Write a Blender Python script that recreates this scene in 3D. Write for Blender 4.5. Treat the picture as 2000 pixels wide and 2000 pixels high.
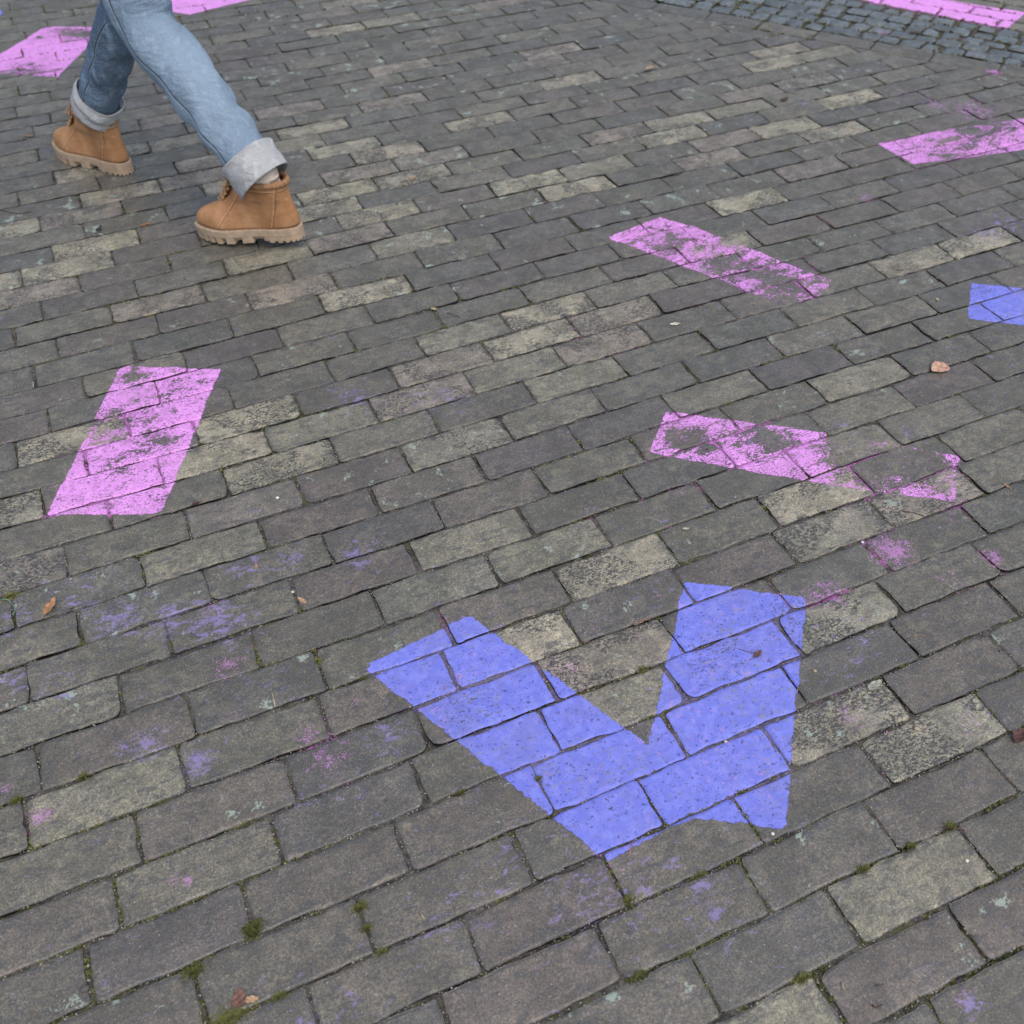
import bpy, bmesh, math, random
import numpy as np
from mathutils import Vector, Matrix
for o in list(bpy.data.objects): bpy.data.objects.remove(o)
R_ = math.radians
scene = bpy.context.scene
C = scene.collection

# ------------------------------------------------------------------ camera
CAM_R = [[0.912786, -0.4083921, -0.0061322], [-0.2953855, -0.6496902, -0.7004642], [0.28208, 0.6411853, -0.7136612]]
CAM_C = (-0.740426, -0.211591, 1.271103)
CAM_F = 1.91482
cam_d = bpy.data.cameras.new('camera'); cam = bpy.data.objects.new('camera', cam_d); C.objects.link(cam)
r, d, f = (Vector(v) for v in CAM_R)
cam.matrix_world = Matrix.Translation(CAM_C) @ Matrix((r, -d, -f)).transposed().to_4x4()
cam_d.sensor_width = 36; cam_d.lens = 36 * CAM_F / 2
cam_d.clip_start = 0.05; cam_d.clip_end = 2000
cam_d.dof.use_dof = True; cam_d.dof.focus_distance = 1.62; cam_d.dof.aperture_fstop = 5.6
scene.camera = cam

# ------------------------------------------------------------------ light
world = bpy.data.worlds.new('World'); scene.world = world; world.use_nodes = True
wn = world.node_tree.nodes; wl = world.node_tree.links
for n in list(wn): wn.remove(n)
SUN_EL, SUN_AZ = R_(62), R_(175)
sky = wn.new('ShaderNodeTexSky'); sky.sky_type = 'NISHITA'; sky.sun_disc = False
sky.sun_elevation = SUN_EL; sky.sun_rotation = SUN_AZ; sky.air_density = 1.0; sky.dust_density = 4.0; sky.ozone_density = 1.0
bg = wn.new('ShaderNodeBackground'); bg.inputs[1].default_value = 0.15
wo = wn.new('ShaderNodeOutputWorld'); wl.new(sky.outputs[0], bg.inputs[0]); wl.new(bg.outputs[0], wo.inputs[0])
sd = bpy.data.lights.new('sun', 'SUN'); sd.energy = 0.75; sd.angle = R_(60); sd.color = (1.0, 0.91, 0.80)
sun = bpy.data.objects.new('sun', sd); C.objects.link(sun)
dirv = Vector((math.sin(SUN_AZ) * math.cos(SUN_EL), math.cos(SUN_AZ) * math.cos(SUN_EL), math.sin(SUN_EL)))
sun.rotation_euler = dirv.to_track_quat('Z', 'Y').to_euler()
scene.view_settings.view_transform = 'Standard'; scene.view_settings.look = 'None'
scene.view_settings.gamma = 1; scene.view_settings.exposure = 0.23
scene.render.engine = 'CYCLES'

# ------------------------------------------------------------------ ground survey (brick lattice of the real paving)
LB = 0.21; WB = 0.0820156            # brick pitch along / across a course, metres
HINV = np.array([[4.027240011, -3.11566067, -1.133392833], [-4.643287649, -8.69076572, 11.344481754], [0.004487399, 0.512584908, 1.0]])
def at(px, py):
    q = HINV @ np.array([(px - 1000) / 1000, (py - 1000) / 1000, 1.0]); return np.array([q[0] / q[2] * LB, q[1] / q[2] * WB])
JOINTS = {
 0:[(-1.069,0.114),(-0.075,0.032)],
 1:[(-1.676,0.05),(-0.702,0.059),(0.341,-0.009)],
 2:[(-3.145,0.284),(-2.115,0.109),(-1.089,0.006),(-0.1,0.076),(0.901,0.019)],
 3:[(-2.841,0.011),(-1.869,0.063),(-0.878,0.04),(0.156,0.013),(1.182,0.001)],
 4:[(-4.412,0.068),(-3.397,-0.003),(-2.341,-0.124),(-1.395,0.025),(-0.395,-0.001),(0.657,-0.01),(1.67,-0.084)],
 5:[(-4.991,0.015),(-4.033,0.12),(-3.021,-0.002),(-2.015,0.03),(-0.985,-0.004),(0.032,-0.044),(1.039,-0.019),(2.037,-0.02)],
 6:[(-4.766,0.001),(-3.764,-0.068),(-2.763,0.006),(-1.776,0.07),(-0.761,-0.158),(0.245,0.007),(1.22,-0.033),(2.206,-0.028)],
 7:[(-4.575,-0.016),(-3.558,-0.13),(-2.595,0.018),(-1.611,0.041),(-0.558,-0.114),(0.444,-0.132),(1.408,-0.038),(2.433,-0.119)],
 8:[(-5.236,-0.031),(-4.216,-0.03),(-3.206,-0.059),(-2.231,-0.006),(-1.218,-0.043),(-0.224,-0.066),(0.767,-0.001),(1.75,-0.08),(2.746,-0.071)],
 9:[(-5.114,0.108),(-4.071,-0.026),(-3.111,0.031),(-2.115,0.035),(-1.099,-0.003),(-0.117,-0.015),(0.882,-0.002),(1.87,-0.002),(2.881,0.014)],
 10:[(-4.519,0.066),(-3.507,0.006),(-2.535,0.004),(-1.545,-0.014),(-0.528,-0.046),(0.507,0.064),(1.473,0.098),(2.506,0.053),(3.502,0.013)],
 11:[(-5.125,-0.004),(-4.102,-0.039),(-3.092,0.071),(-2.091,0.05),(-1.065,-0.115),(-0.037,-0.018),(0.952,0.187),(1.979,0.018),(3.007,0.048),(3.98,-0.05)],
 12:[(-4.706,-0.032),(-3.717,0.031),(-2.712,0.024),(-1.722,-0.105),(-0.743,-0.053),(0.258,-0.004),(2.282,0.071),(3.3,0.053),(4.296,0.001)],
 13:[(-5.174,-0.102),(-4.165,-0.01),(-2.164,-0.035),(-1.171,-0.092),(-0.186,0.036),(0.833,0.217),(1.863,0.124),(2.872,0.089),(3.884,-0.053),(4.799,-0.132)],
 14:[(-4.729,-0.049),(-3.729,-0.028),(-2.733,-0.067),(-1.743,-0.051),(-0.735,0.024),(0.263,-0.002),(1.306,0.109),(2.327,-0.017),(3.314,0.055),(4.285,-0.067)],
 15:[(-3.312,-0.107),(-2.301,-0.094),(-1.315,0.083),(-0.301,0.004),(0.719,0.044),(1.747,0.152),(2.761,0.05),(3.751,-0.005),(4.723,-0.097)],
 16:[(-4.838,0.149),(-3.815,-0.107),(-2.828,-0.065),(-1.791,-0.028),(-0.773,-0.014),(0.221,0.034),(1.225,0.085),(2.261,0.059),(4.227,-0.063)],
 17:[(-3.413,-0.091),(-2.433,0.006),(-1.434,-0.049),(-0.418,0.038),(0.591,0.112),(1.602,0.264),(3.6,-0.033),(4.574,-0.106),(5.55,-0.103),(6.538,-0.058)],
 18:[(-4.994,-0.107),(-3.987,-0.097),(-3.003,-0.07),(-1.997,-0.055),(-1.018,-0.033),(-0.031,0.152),(0.992,0.162),(2.001,0.088),(3.938,-0.147),(5.898,-0.211)],
 19:[(-4.668,-0.039),(-3.646,-0.085),(-2.66,0.25),(-2.616,-0.238),(-1.638,-0.012),(-0.653,-0.028),(0.369,0.115),(1.391,0.093),(5.328,-0.165)],
 20:[(-4.294,-0.151),(-3.299,-0.097),(-2.298,-0.072),(-1.312,-0.009),(-0.308,0.059),(0.724,0.033),(4.669,-0.198),(5.683,-0.085),(6.716,-0.031)],
 21:[(-4.731,-0.07),(-3.745,-0.098),(-2.737,-0.053),(-1.726,0.027),(-0.701,0.089),(0.332,-0.004),(1.314,0.114),(3.282,0.017),(5.262,-0.134)],
 22:[(-4.459,-0.066),(-3.432,-0.032),(-2.445,0.016),(-1.465,0.025),(-0.432,0.016),(1.565,0.084),(2.562,0.007),(3.542,-0.048)],
 23:[(-4.851,-0.081),(-3.858,-0.021),(-2.86,-0.091),(-1.873,0.072),(-0.857,0.207),(0.126,0.117),(1.155,0.112),(2.118,0.101),(7.07,-0.106),(8.104,0.002)],
 24:[(-4.533,-0.074),(-3.533,0.036),(-1.53,0.084),(-0.516,0.271),(0.479,0.141),(1.503,0.118),(2.486,0.049),(3.48,0.065),(4.468,-0.078),(8.505,0.06)],
 25:[(-3.091,-0.016),(-1.037,0.289),(-0.027,0.112),(0.983,0.125),(1.998,0.035),(2.98,0.031),(3.969,-0.041),(6.92,-0.086),(7.928,0.011)],
 26:[(-4.682,-0.054),(-0.646,0.175),(1.364,0.096),(2.384,0.064),(3.363,0.131)],
 27:[(-1.319,0.067),(0.698,-0.01),(1.698,-0.014),(2.705,0.026)],
 28:[(-0.901,0.157),(0.097,0.125),(1.106,0.131),(2.145,-0.078),(3.14,0.044),(4.154,-0.048),(5.142,-0.131)],
 29:[(-0.369,0.108),(0.615,0.107),(2.638,0.131),(3.669,0.038),(4.619,-0.046)],
 30:[(-0.871,0.03),(0.131,0.138),(1.124,0.017),(3.12,0.081),(4.138,-0.071)],
 31:[(-0.565,0.08),(0.468,-0.023),(1.447,-0.08),(2.497,0.019),(3.475,-0.009)],
 32:[(-1.096,0.12),(-0.089,0.003),(0.957,-0.118),(1.928,0.027),(3.939,-0.166)],
 33:[(-0.764,-0.072),(0.22,-0.113),(1.232,-0.078),(2.27,0.119),(4.312,-0.148)],
 34:[(-0.236,-0.054),(0.751,-0.033),(1.777,-0.012)],
 35:[(-0.791,-0.066),(2.144,-0.004)],
 36:[(0.762,-0.013)],
 37:[(0.09,-0.211)],
 38:[(-0.357,-0.163)],
}
# every surveyed cross joint, (position along the course in bricks, offset across in courses), per course
SV = np.array([(u, k, r) for k, l in JOINTS.items() for u, r in l if abs(r) < .35])
def bend(u, k):
    """smooth wander of the courses, in courses; u in bricks, k in courses"""
    u = np.atleast_1d(np.asarray(u, float)); k = np.atleast_1d(np.asarray(k, float))
    w = np.exp(-((u[:, None] - SV[:, 0]) / 1.3) ** 2 - ((k[:, None] - SV[:, 1]) / 1.1) ** 2)
    return (w @ SV[:, 2]) / (w.sum(1) + .6)
def world2(u, k):
    b = bend(u, k); return np.stack([np.atleast_1d(u) * LB, (np.atleast_1d(k) + b) * WB], -1)

# value noise
_rs = np.random.RandomState(7); _T = _rs.rand(256, 256)
def vn(x, y, s=1.0, o=0.0):
    x = np.asarray(x) * s + o * 17.3 + 500; y = np.asarray(y) * s + o * 9.1 + 500
    xi = np.floor(x).astype(int); yi = np.floor(y).astype(int); fx = x - xi; fy = y - yi
    fx = fx * fx * (3 - 2 * fx); fy = fy * fy * (3 - 2 * fy)
    a = _T[xi % 256, yi % 256]; b = _T[(xi + 1) % 256, yi % 256]; c = _T[xi % 256, (yi + 1) % 256]; e = _T[(xi + 1) % 256, (yi + 1) % 256]
    return (a * (1 - fx) + b * fx) * (1 - fy) + (c * (1 - fx) + e * fx) * fy
def fbm(x, y, s, o=0, n=3):
    t = 0; a = .5
    for i in range(n): t = t + a * (vn(x, y, s * 2 ** i, o + i) - .5); a *= .5
    return t * 2

# ------------------------------------------------------------------ painted marks: corners on the ground
def poly(*p): return [at(*q) for q in p]
MARKS = [
 # name, label, category, colour, convex pieces, wear, worn spots (px, py, radius m, strength)
 ('painted_check_mark', 'large periwinkle blue V shaped paint mark on the bricks in the foreground', 'blue', [poly((711,1303),(914,1201),(1266,1455),(1350,1597),(1186,1681)), poly((1266,1455),(1337,1136),(1574,1167),(1534,1619),(1350,1597))], .05,
   [(1390,1290,.05,.25),(910,1370,.05,.25),(1555,1210,.06,.3),(1190,1320,.03,.2)]),
 ('painted_bar', 'worn pink paint bar left of the blue V, lying at a slant on the bricks', 'pink', [poly((236,716),(430,722),(316,1004),(92,1006))], .27,
   [(310,862,.035,.45),(205,832,.055,.5),(262,737,.03,.4),(350,750,.04,.2),(230,905,.03,.3),(300,800,.05,.2),(335,960,.04,.15)]),
 ('painted_bar', 'patchy pink paint bar on the bricks above the pale leaf, its lower end worn away', 'pink', [poly((1185,464),(1288,423),(1352,442),(1622,548),(1612,572),(1545,600))], .38,
   [(1300,478,.06,.25),(1405,515,.05,.42),(1490,540,.07,.32),(1570,560,.07,.25),(1425,470,.03,.5),(1530,590,.04,.4)]),
 ('painted_bar', 'broken pink paint bar just above the blue V with bare bricks showing through', 'pink', [poly((1261,898),(1300,805),(1333,797),(1612,845),(1875,880),(1862,992),(1592,943))], .34,
   [(1335,856,.045,.5),(1385,868,.03,.3),(1665,882,.055,.75),(1775,895,.05,.65),(1700,905,.04,.5),(1480,850,.05,.3),(1512,862,.03,.35),(1850,940,.07,.30),(1810,905,.03,.3),(1720,960,.05,.35),(1640,935,.03,.25)]),
 ('painted_bar', 'streaky pink paint bar running out of the photo at the upper right edge', 'pink', [poly((1702,274),(1856,252),(2060,212),(2064,284),(1785,322))], .33,
   [(1900,255,.09,.35),(1950,240,.06,.3),(1850,300,.1,.2)]),
 ('painted_bar', 'bright pink paint bar on the far footpath beyond the cobblestones', 'pink', [poly((1640,-12),(1770,-14),(2004,25),(1968,54),(1695,2))], -.05, []),
 ('painted_bar', 'pink paint bar at the upper left edge beside the front boot', 'pink', [poly((90,53),(208,53),(112,150),(-60,146),(-40,130))], .18,
   [(120,62,.08,.35),(165,68,.05,.6),(60,142,.08,.3),(20,146,.08,.3)]),
 ('painted_bar', 'pink paint bar behind the walking legs at the top edge', 'pink', [poly((290,-30),(620,-34),(492,0),(367,29),(325,20))], .12, []),
 ('painted_bar', 'small flat blue paint bar cut off by the right edge of the photo', 'blue', [poly((1898,553),(1890,623),(2070,645),(2070,570))], .1, [(1905,560,.04,.2)]),
 ('painted_bar', 'corner of a blue paint mark at the far left edge', 'blue', [poly((-60,-8),(2,18),(6,29),(-60,34))], .05, []),
]
def poly_out(pts, P):
    """distance outside a convex polygon (<0 inside)"""
    pts = np.array(pts); a = 0.5 * np.sum(pts[:, 0] * np.roll(pts[:, 1], -1) - np.roll(pts[:, 0], -1) * pts[:, 1])
    if a < 0: pts = pts[::-1]
    dm = np.full(len(P), -9.0)
    for p, q in zip(pts, np.roll(pts, -1, 0)):
        e = (q - p) / np.linalg.norm(q - p); n = np.array([e[1], -e[0]])
        dm = np.maximum(dm, (P - p) @ n)
    return dm
# paint smudges: px, py, radius px (photo), strength
PINK_S = [(1740,1075,55,.75),(1620,1160,45,.7),(1575,1170,30,.6),(1670,1400,60,.45),(1890,1410,35,.5),(80,1593,28,.75),(640,1480,60,.55),(600,1435,35,.6),(440,1300,40,.6),
 (365,1722,16,.8),(340,1715,25,.5),(1545,1445,25,.5),(1100,1310,60,.45),(1280,1165,25,.5),(1940,1092,30,.7),(1850,1130,40,.4),(1760,180,30,.45),(1830,205,30,.6),(1900,215,60,.6),
 (1940,140,18,.8),(1690,385,22,.6),(460,1395,25,.5),(10,1540,20,.6),(1240,1690,40,.4),(1905,830,30,.3),(1585,520,30,.4),(1870,985,40,.5),(1350,950,40,.35),(1330,960,30,.4),(1670,1000,40,.4),
 (880,1210,35,.4),(920,1205,30,.35),(1160,1230,30,.4),(255,1440,30,.4),(1520,1170,30,.6),(700,1370,25,.4),(410,1190,30,.5),(610,955,22,.5),(1890,75,30,.3),(1720,60,20,.5),(1370,600,60,.3),(1640,650,60,.28),(1230,690,60,.3),(1100,650,60,.25),
 (1880,1950,26,.55),(1820,1870,25,.3),(1900,1780,30,.3),(1400,640,60,.25),(1850,690,50,.3),(1750,740,60,.25),(1480,690,60,.25),(1150,1000,60,.3),(1300,1000,60,.3),(1860,1005,40,.4)]
LILAC_S = [(30,1205,50,.6),(160,1160,70,.45),(240,1213,60,.7),(330,1215,55,.8),(420,1215,60,.9),(480,1208,35,.8),(420,1185,25,.6),(480,1108,45,.55),(560,1100,45,.55),(700,1090,35,.7),(470,1350,40,.4),(280,1455,42,.8),(385,1495,40,.8),
 (660,765,40,.35),(690,780,60,.5),(860,775,60,.5),(1180,1745,110,.5),(1370,1745,90,.5),(900,1775,90,.4),(1895,1962,28,.9),(20,1325,40,.6),(100,1340,60,.4),(760,1440,50,.6),(690,1960,25,.7),(1000,1665,35,.6),
 (1255,1740,50,.5),(850,1815,40,.4),(1440,870,45,.5),(1690,1245,60,.4),(1660,1320,60,.4),(1960,1420,40,.4),(1925,460,45,.6),(1960,430,50,.5),(1780,840,25,.5),(1645,830,20,.5),(575,1340,40,.35),(600,1990,30,.7),(880,1760,60,.35),(1800,190,60,.3),
 (1575,205,30,.4),(1310,1150,60,.3),(720,1050,40,.4),(650,1540,60,.25),(580,1565,30,.5),(920,1540,40,.4),(945,1195,40,.2)]
def spots_field(L, P):
    t = np.zeros(len(P))
    for px, py, rr, s in L:
        c = at(px, py); ex = at(px + rr, py) - c; rad = np.linalg.norm(ex)
        d2 = ((P - c) ** 2).sum(1) / rad ** 2
        t = np.maximum(t, s * np.exp(-d2 * .9))
    return t
def residue(P):
    pk = spots_field(PINK_S, P); bl = spots_field(LILAC_S, P)
    for m in MARKS:
        dd = np.min([poly_out(q, P) for q in m[3]], 0)
        g = np.where(dd > 0, .34 * np.exp(-dd / .035), .34)
        if m[2] == 'pink': pk = np.maximum(pk, g)
        else: bl = np.maximum(bl, g * .6)
    return pk, bl
def in_marks(P):
    a = np.zeros(len(P)); b = np.zeros(len(P))
    for m in MARKS:
        dd = np.min([poly_out(q, P) for q in m[3]], 0)
        v = np.clip(.5 - dd / .006, 0, 1)
        if m[2] == 'pink': a = np.maximum(a, v)
        else: b = np.maximum(b, v)
    return a, b

# ------------------------------------------------------------------ helpers
def tag(o, label=None, cat=None, group=None, kind=None):
    if label: o['label'] = label
    if cat: o['category'] = cat
    if group: o['group'] = group
    if kind: o['kind'] = kind
    return o
def mesh_obj(name, V, F, mat, parent=None, smooth=True, attrs=None):
    me = bpy.data.meshes.new(name)
    V = np.asarray(V, np.float32)
    if isinstance(F, np.ndarray) and F.ndim == 2:
        n, k = F.shape; me.vertices.add(len(V)); me.loops.add(n * k); me.polygons.add(n)
        me.vertices.foreach_set('co', V.ravel())
        me.loops.foreach_set('vertex_index', F.astype(np.int32).ravel())
        me.polygons.foreach_set('loop_start', np.arange(0, n * k, k, dtype=np.int32))
        me.polygons.foreach_set('loop_total', np.full(n, k, np.int32))
        me.update(calc_edges=True)
    else:
        me.from_pydata([tuple(map(float, v)) for v in V], [], [tuple(map(int, q)) for q in F]); me.update()
    if smooth: me.polygons.foreach_set('use_smooth', np.ones(len(me.polygons), bool))
    for k_, a in (attrs or {}).items():
        at_ = me.attributes.new(k_, 'FLOAT', 'POINT'); at_.data.foreach_set('value', np.asarray(a, np.float32))
    if mat: me.materials.append(mat)
    o = bpy.data.objects.new(name, me); C.objects.link(o)
    if parent: o.parent = parent
    return o
def empty(name, loc=(0, 0, 0), rz=0):
    o = bpy.data.objects.new(name, None); C.objects.link(o); o.location = loc; o.rotation_euler = (0, 0, rz); o.empty_display_size = .05; return o

# ------------------------------------------------------------------ materials
class NT:
    def __init__(s, name, rough=.8, spec=.5):
        s.m = bpy.data.materials.new(name); s.m.use_nodes = True; s.t = s.m.node_tree; s.n = s.t.nodes; s.l = s.t.links
        s.b = s.n['Principled BSDF']; s.b.inputs['Roughness'].default_value = rough; s.b.inputs['Specular IOR Level'].default_value = spec
        s.co = s.n.new('ShaderNodeTexCoord').outputs['Object']
    def set(s, i, v):
        if isinstance(v, bpy.types.NodeSocket): s.l.new(v, i)
        else: i.default_value = v
    def vec(s, scale=(1, 1, 1), off=None, rot=(0, 0, 0), src=None):
        n = s.n.new('ShaderNodeMapping'); s.l.new(src or s.co, n.inputs[0]); n.inputs['Scale'].default_value = scale; n.inputs['Rotation'].default_value = rot
        if off is not None: s.set(n.inputs['Location'], off)
        return n.outputs[0]
    def attr(s, name):
        n = s.n.new('ShaderNodeAttribute'); n.attribute_name = name; return n.outputs['Fac']
    def noise(s, v, scale, detail=4, rough=.55, dist=0):
        n = s.n.new('ShaderNodeTexNoise'); s.l.new(v, n.inputs['Vector']); n.inputs['Scale'].default_value = scale
        n.inputs['Detail'].default_value = detail; n.inputs['Roughness'].default_value = rough; n.inputs['Distortion'].default_value = dist; return n.outputs['Fac']
    def vor(s, v, scale, out='Distance', feature='F1', rnd=1):
        n = s.n.new('ShaderNodeTexVoronoi'); n.feature = feature; s.l.new(v, n.inputs['Vector']); n.inputs['Scale'].default_value = scale; n.inputs['Randomness'].default_value = rnd
        return n.outputs[out]
    def math(s, op, a, b=0.0, clamp=False):
        n = s.n.new('ShaderNodeMath'); n.operation = op; n.use_clamp = clamp; s.set(n.inputs[0], a); s.set(n.inputs[1], b); return n.outputs[0]
    def ramp(s, v, lo, hi, a=0.0, b=1.0):
        n = s.n.new('ShaderNodeMapRange'); n.interpolation_type = 'SMOOTHSTEP'; s.set(n.inputs[0], v); s.set(n.inputs[1], lo); s.set(n.inputs[2], hi); n.inputs[3].default_value = a; n.inputs[4].default_value = b; return n.outputs[0]
    def mix(s, f, a, b, mode='MIX'):
        n = s.n.new('ShaderNodeMix'); n.data_type = 'RGBA'; n.blend_type = mode
        s.set(n.inputs[0], f)
        for i, v in ((6, a), (7, b)):
            if isinstance(v, tuple): v = (*v, 1.0)
            s.set(n.inputs[i], v)
        return n.outputs[2]
    def bump(s, h, strength=.5, dist=.001, nrm=None):
        n = s.n.new('ShaderNodeBump'); n.inputs['Strength'].default_value = strength; n.inputs['Distance'].default_value = dist; s.set(n.inputs['Height'], h)
        if nrm: s.l.new(nrm, n.inputs['Normal'])
        return n.outputs[0]
    def col(s, c): s.set(s.b.inputs['Base Color'], c if not isinstance(c, tuple) else (*c, 1)); return s
    def nrm(s, c): s.l.new(c, s.b.inputs['Normal'])

def flakes(t, v, w):
    """paint coverage 0/1 from a wear value: torn flakes plus pin holes"""
    a = t.noise(t.vec((22, 38, 22), src=v), 1, 6, .70, .6)
    b = t.noise(t.vec((130, 230, 130), src=v), 1, 4, .65, .5)
    n = t.math('ADD', t.math('MULTIPLY', a, .60), t.math('MULTIPLY', b, .40))
    thr = t.math('ADD', t.math('MULTIPLY', w, .30), .335)
    return t.math('SUBTRACT', n, thr)

def brick_mat(name='brick_surface', stone=False):
    t = NT(name, .78, .75)
    rnd = t.attr('rnd'); tone = t.attr('tone'); hue = t.attr('hue'); pit = t.attr('pit'); rim = t.attr('rim'); pk = t.attr('pk'); bl = t.attr('bl')
    cx = t.n.new('ShaderNodeCombineXYZ'); t.set(cx.inputs[0], t.math('MULTIPLY', rnd, 37.0)); t.set(cx.inputs[1], t.math('MULTIPLY', rnd, 91.0)); cx.inputs[2].default_value = 0
    v = t.vec((1, 1, 1), cx.outputs[0])
    n1 = t.noise(v, 14, 6, .6); n2 = t.noise(v, 55, 5, .65); n3 = t.noise(t.vec((1, 1, 1), src=v), 420, 4, .7); n4 = t.noise(t.vec((1, 2.6, 1), src=v), 30, 5, .6)
    if stone: base = t.mix(tone, (.095, .125, .14), (.17, .205, .22))
    else:
        base = t.mix(tone, (.134, .127, .099), (.385, .365, .26))
        base = t.mix(t.math('MULTIPLY', hue, .85), base, t.mix(tone, (.140, .116, .102), (.35, .30, .25)))
        base = t.mix(t.ramp(rnd, .62, .9), base, t.mix(.26, base, (.085, .095, .10)))
    # mottling
    base = t.mix(t.ramp(t.noise(v, 7, 3), .42, .58), base, t.mix(1.0, base, (.89, .91, .90), 'MULTIPLY'))
    n8 = t.noise(v, 210, 3, .65)
    base = t.mix(t.ramp(n8, .5, .62, 0, .4), base, t.mix(1.0, base, (1.5, 1.48, 1.42), 'MULTIPLY'))
    base = t.mix(t.ramp(n8, .48, .38, 0, .4), base, t.mix(1.0, base, (.6, .6, .62), 'MULTIPLY'))
    base = t.mix(t.ramp(n1, .45, .58, 0, .6), base, t.mix(1.0, base, (.62, .62, .62), 'MULTIPLY'))
    base = t.mix(t.ramp(n2, .46, .66, 0, .6), base, t.mix(1.0, base, (1.5, 1.48, 1.38), 'MULTIPLY'))
    # dark algae stains, stronger towards arrises
    st = t.math('ADD', n4, t.math('MULTIPLY', t.math('SUBTRACT', 1.0, rim), .10))
    base = t.mix(t.ramp(st, .56, .63, 0, .62), base, (.068, .073, .072))
    n6 = t.noise(t.vec((1, 1.6, 1), (7, 3, 1), src=v), 38, 6, .72)
    base = t.mix(t.math('MULTIPLY', t.math('SUBTRACT', 1.0, t.math('MULTIPLY', pit, .6)), t.ramp(n6, .535, .58, 0, .55)), base, (.062, .070, .072))
    n7 = t.noise(v, 170, 4, .7)
    base = t.mix(t.math('MULTIPLY', t.math('SUBTRACT', 1.0, t.math('MULTIPLY', pit, .7)), t.ramp(n7, .40, .60, .38, 0)), base, (.07, .072, .072))
    # sandy grain
    base = t.mix(t.ramp(n3, .50, .64, 0, .68), base, t.mix(1.0, base, (1.85, 1.83, 1.76), 'MULTIPLY'))
    base = t.mix(t.ramp(n3, .48, .36, 0, .62), base, t.mix(1.0, base, (.42, .43, .45), 'MULTIPLY'))
    # burnt pits of the light bricks, clustered over parts of each brick
    zone = t.ramp(t.noise(v, 11, 3, .5), .40, .54)
    pv = t.math('ADD', t.noise(t.vec((150, 260, 150), src=v), 1, 4, .62, .8), t.math('MULTIPLY', t.math('SUBTRACT', t.math('MULTIPLY', zone, pit), 1.0), .30))
    pits = t.ramp(pv, .485, .53)
    small = t.math('MULTIPLY', t.ramp(t.vor(v, 190), .17, .08), t.math('MULTIPLY', pit, t.ramp(t.noise(v, 20, 2), .48, .55)))
    pits = t.math('MAXIMUM', pits, small)
    # a few pores everywhere
    pore = t.math('MULTIPLY', t.ramp(t.vor(v, 110), .10, .05), t.ramp(t.vor(t.vec((1, 1, 1), (3, 5, 0), src=v), 60, 'Distance'), .45, .5))
    dark = t.math('MAXIMUM', pits, t.math('MULTIPLY', pore, .8))
    base = t.mix(t.math('MULTIPLY', dark, .85), base, (.045, .046, .048))
    # pale quartz specks
    sp = t.math('MULTIPLY', t.ramp(t.vor(v, 150), .11, .07), t.ramp(t.noise(v, 60, 2), .49, .54))
    base = t.mix(t.math('MULTIPLY', sp, .8), base, (.62, .62, .58))
    # mint lichen
    li = t.math('ADD', t.math('MULTIPLY', t.noise(v, 26, 2, .5), .62), t.math('MULTIPLY', t.noise(v, 170, 5, .72), .38))
    lich = t.ramp(t.math('ADD', li, t.math('MULTIPLY', t.attr('lich'), .16)), .621, .636)
    base = t.mix(t.math('MULTIPLY', lich, .85), base, (.33, .41, .34))
    # old olive lichen
    li2 = t.ramp(t.math('ADD', t.math('MULTIPLY', t.noise(t.vec((1, 1, 1), (9, 2, 4), src=v), 24, 2, .5), .7), t.math('MULTIPLY', n3, .3)), .625, .66)
    base = t.mix(t.math('MULTIPLY', li2, .4), base, (.24, .24, .16))
    # paint residue, smudges and spatter
    w = t.co
    pn = t.math('ADD', t.math('MULTIPLY', t.noise(w, 60, 7, .8), .62), t.math('MULTIPLY', t.noise(w, 380, 3, .6), .38))
    pf = t.ramp(t.math('ADD', pn, t.math('MULTIPLY', pk, .27)), .645, .70)
    base = t.mix(t.math('MULTIPLY', pf, .58), base, (.62, .27, .66))
    dots = t.math('MULTIPLY', t.ramp(t.vor(w, 240), .16, .10), t.ramp(t.math('ADD', t.noise(w, 45, 3), t.math('MULTIPLY', pk, .6)), .69, .76))
    base = t.mix(t.math('MULTIPLY', dots, .8), base, (.70, .22, .66))
    bn = t.math('ADD', t.math('MULTIPLY', t.noise(t.vec((40, 75, 40), rot=(0, 0, .5)), 1, 6, .72, .8), .8), t.math('MULTIPLY', n3, .2))
    bf = t.ramp(t.math('ADD', bn, t.math('MULTIPLY', bl, .19)), .585, .71)
    base = t.mix(t.math('MULTIPLY', bf, .55), base, (.34, .27, .62))
    t.col(base)
    t.set(t.b.inputs['Roughness'], t.ramp(n1, .3, .7, .42, .62))
    h = t.math('ADD', t.math('MULTIPLY', n3, .35), t.math('MULTIPLY', n2, .8))
    h = t.math('SUBTRACT', h, t.math('MULTIPLY', dark, .9))
    h = t.math('ADD', h, t.math('MULTIPLY', pf, .1))
    t.nrm(t.bump(h, .8, .0013))
    return t.m

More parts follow.
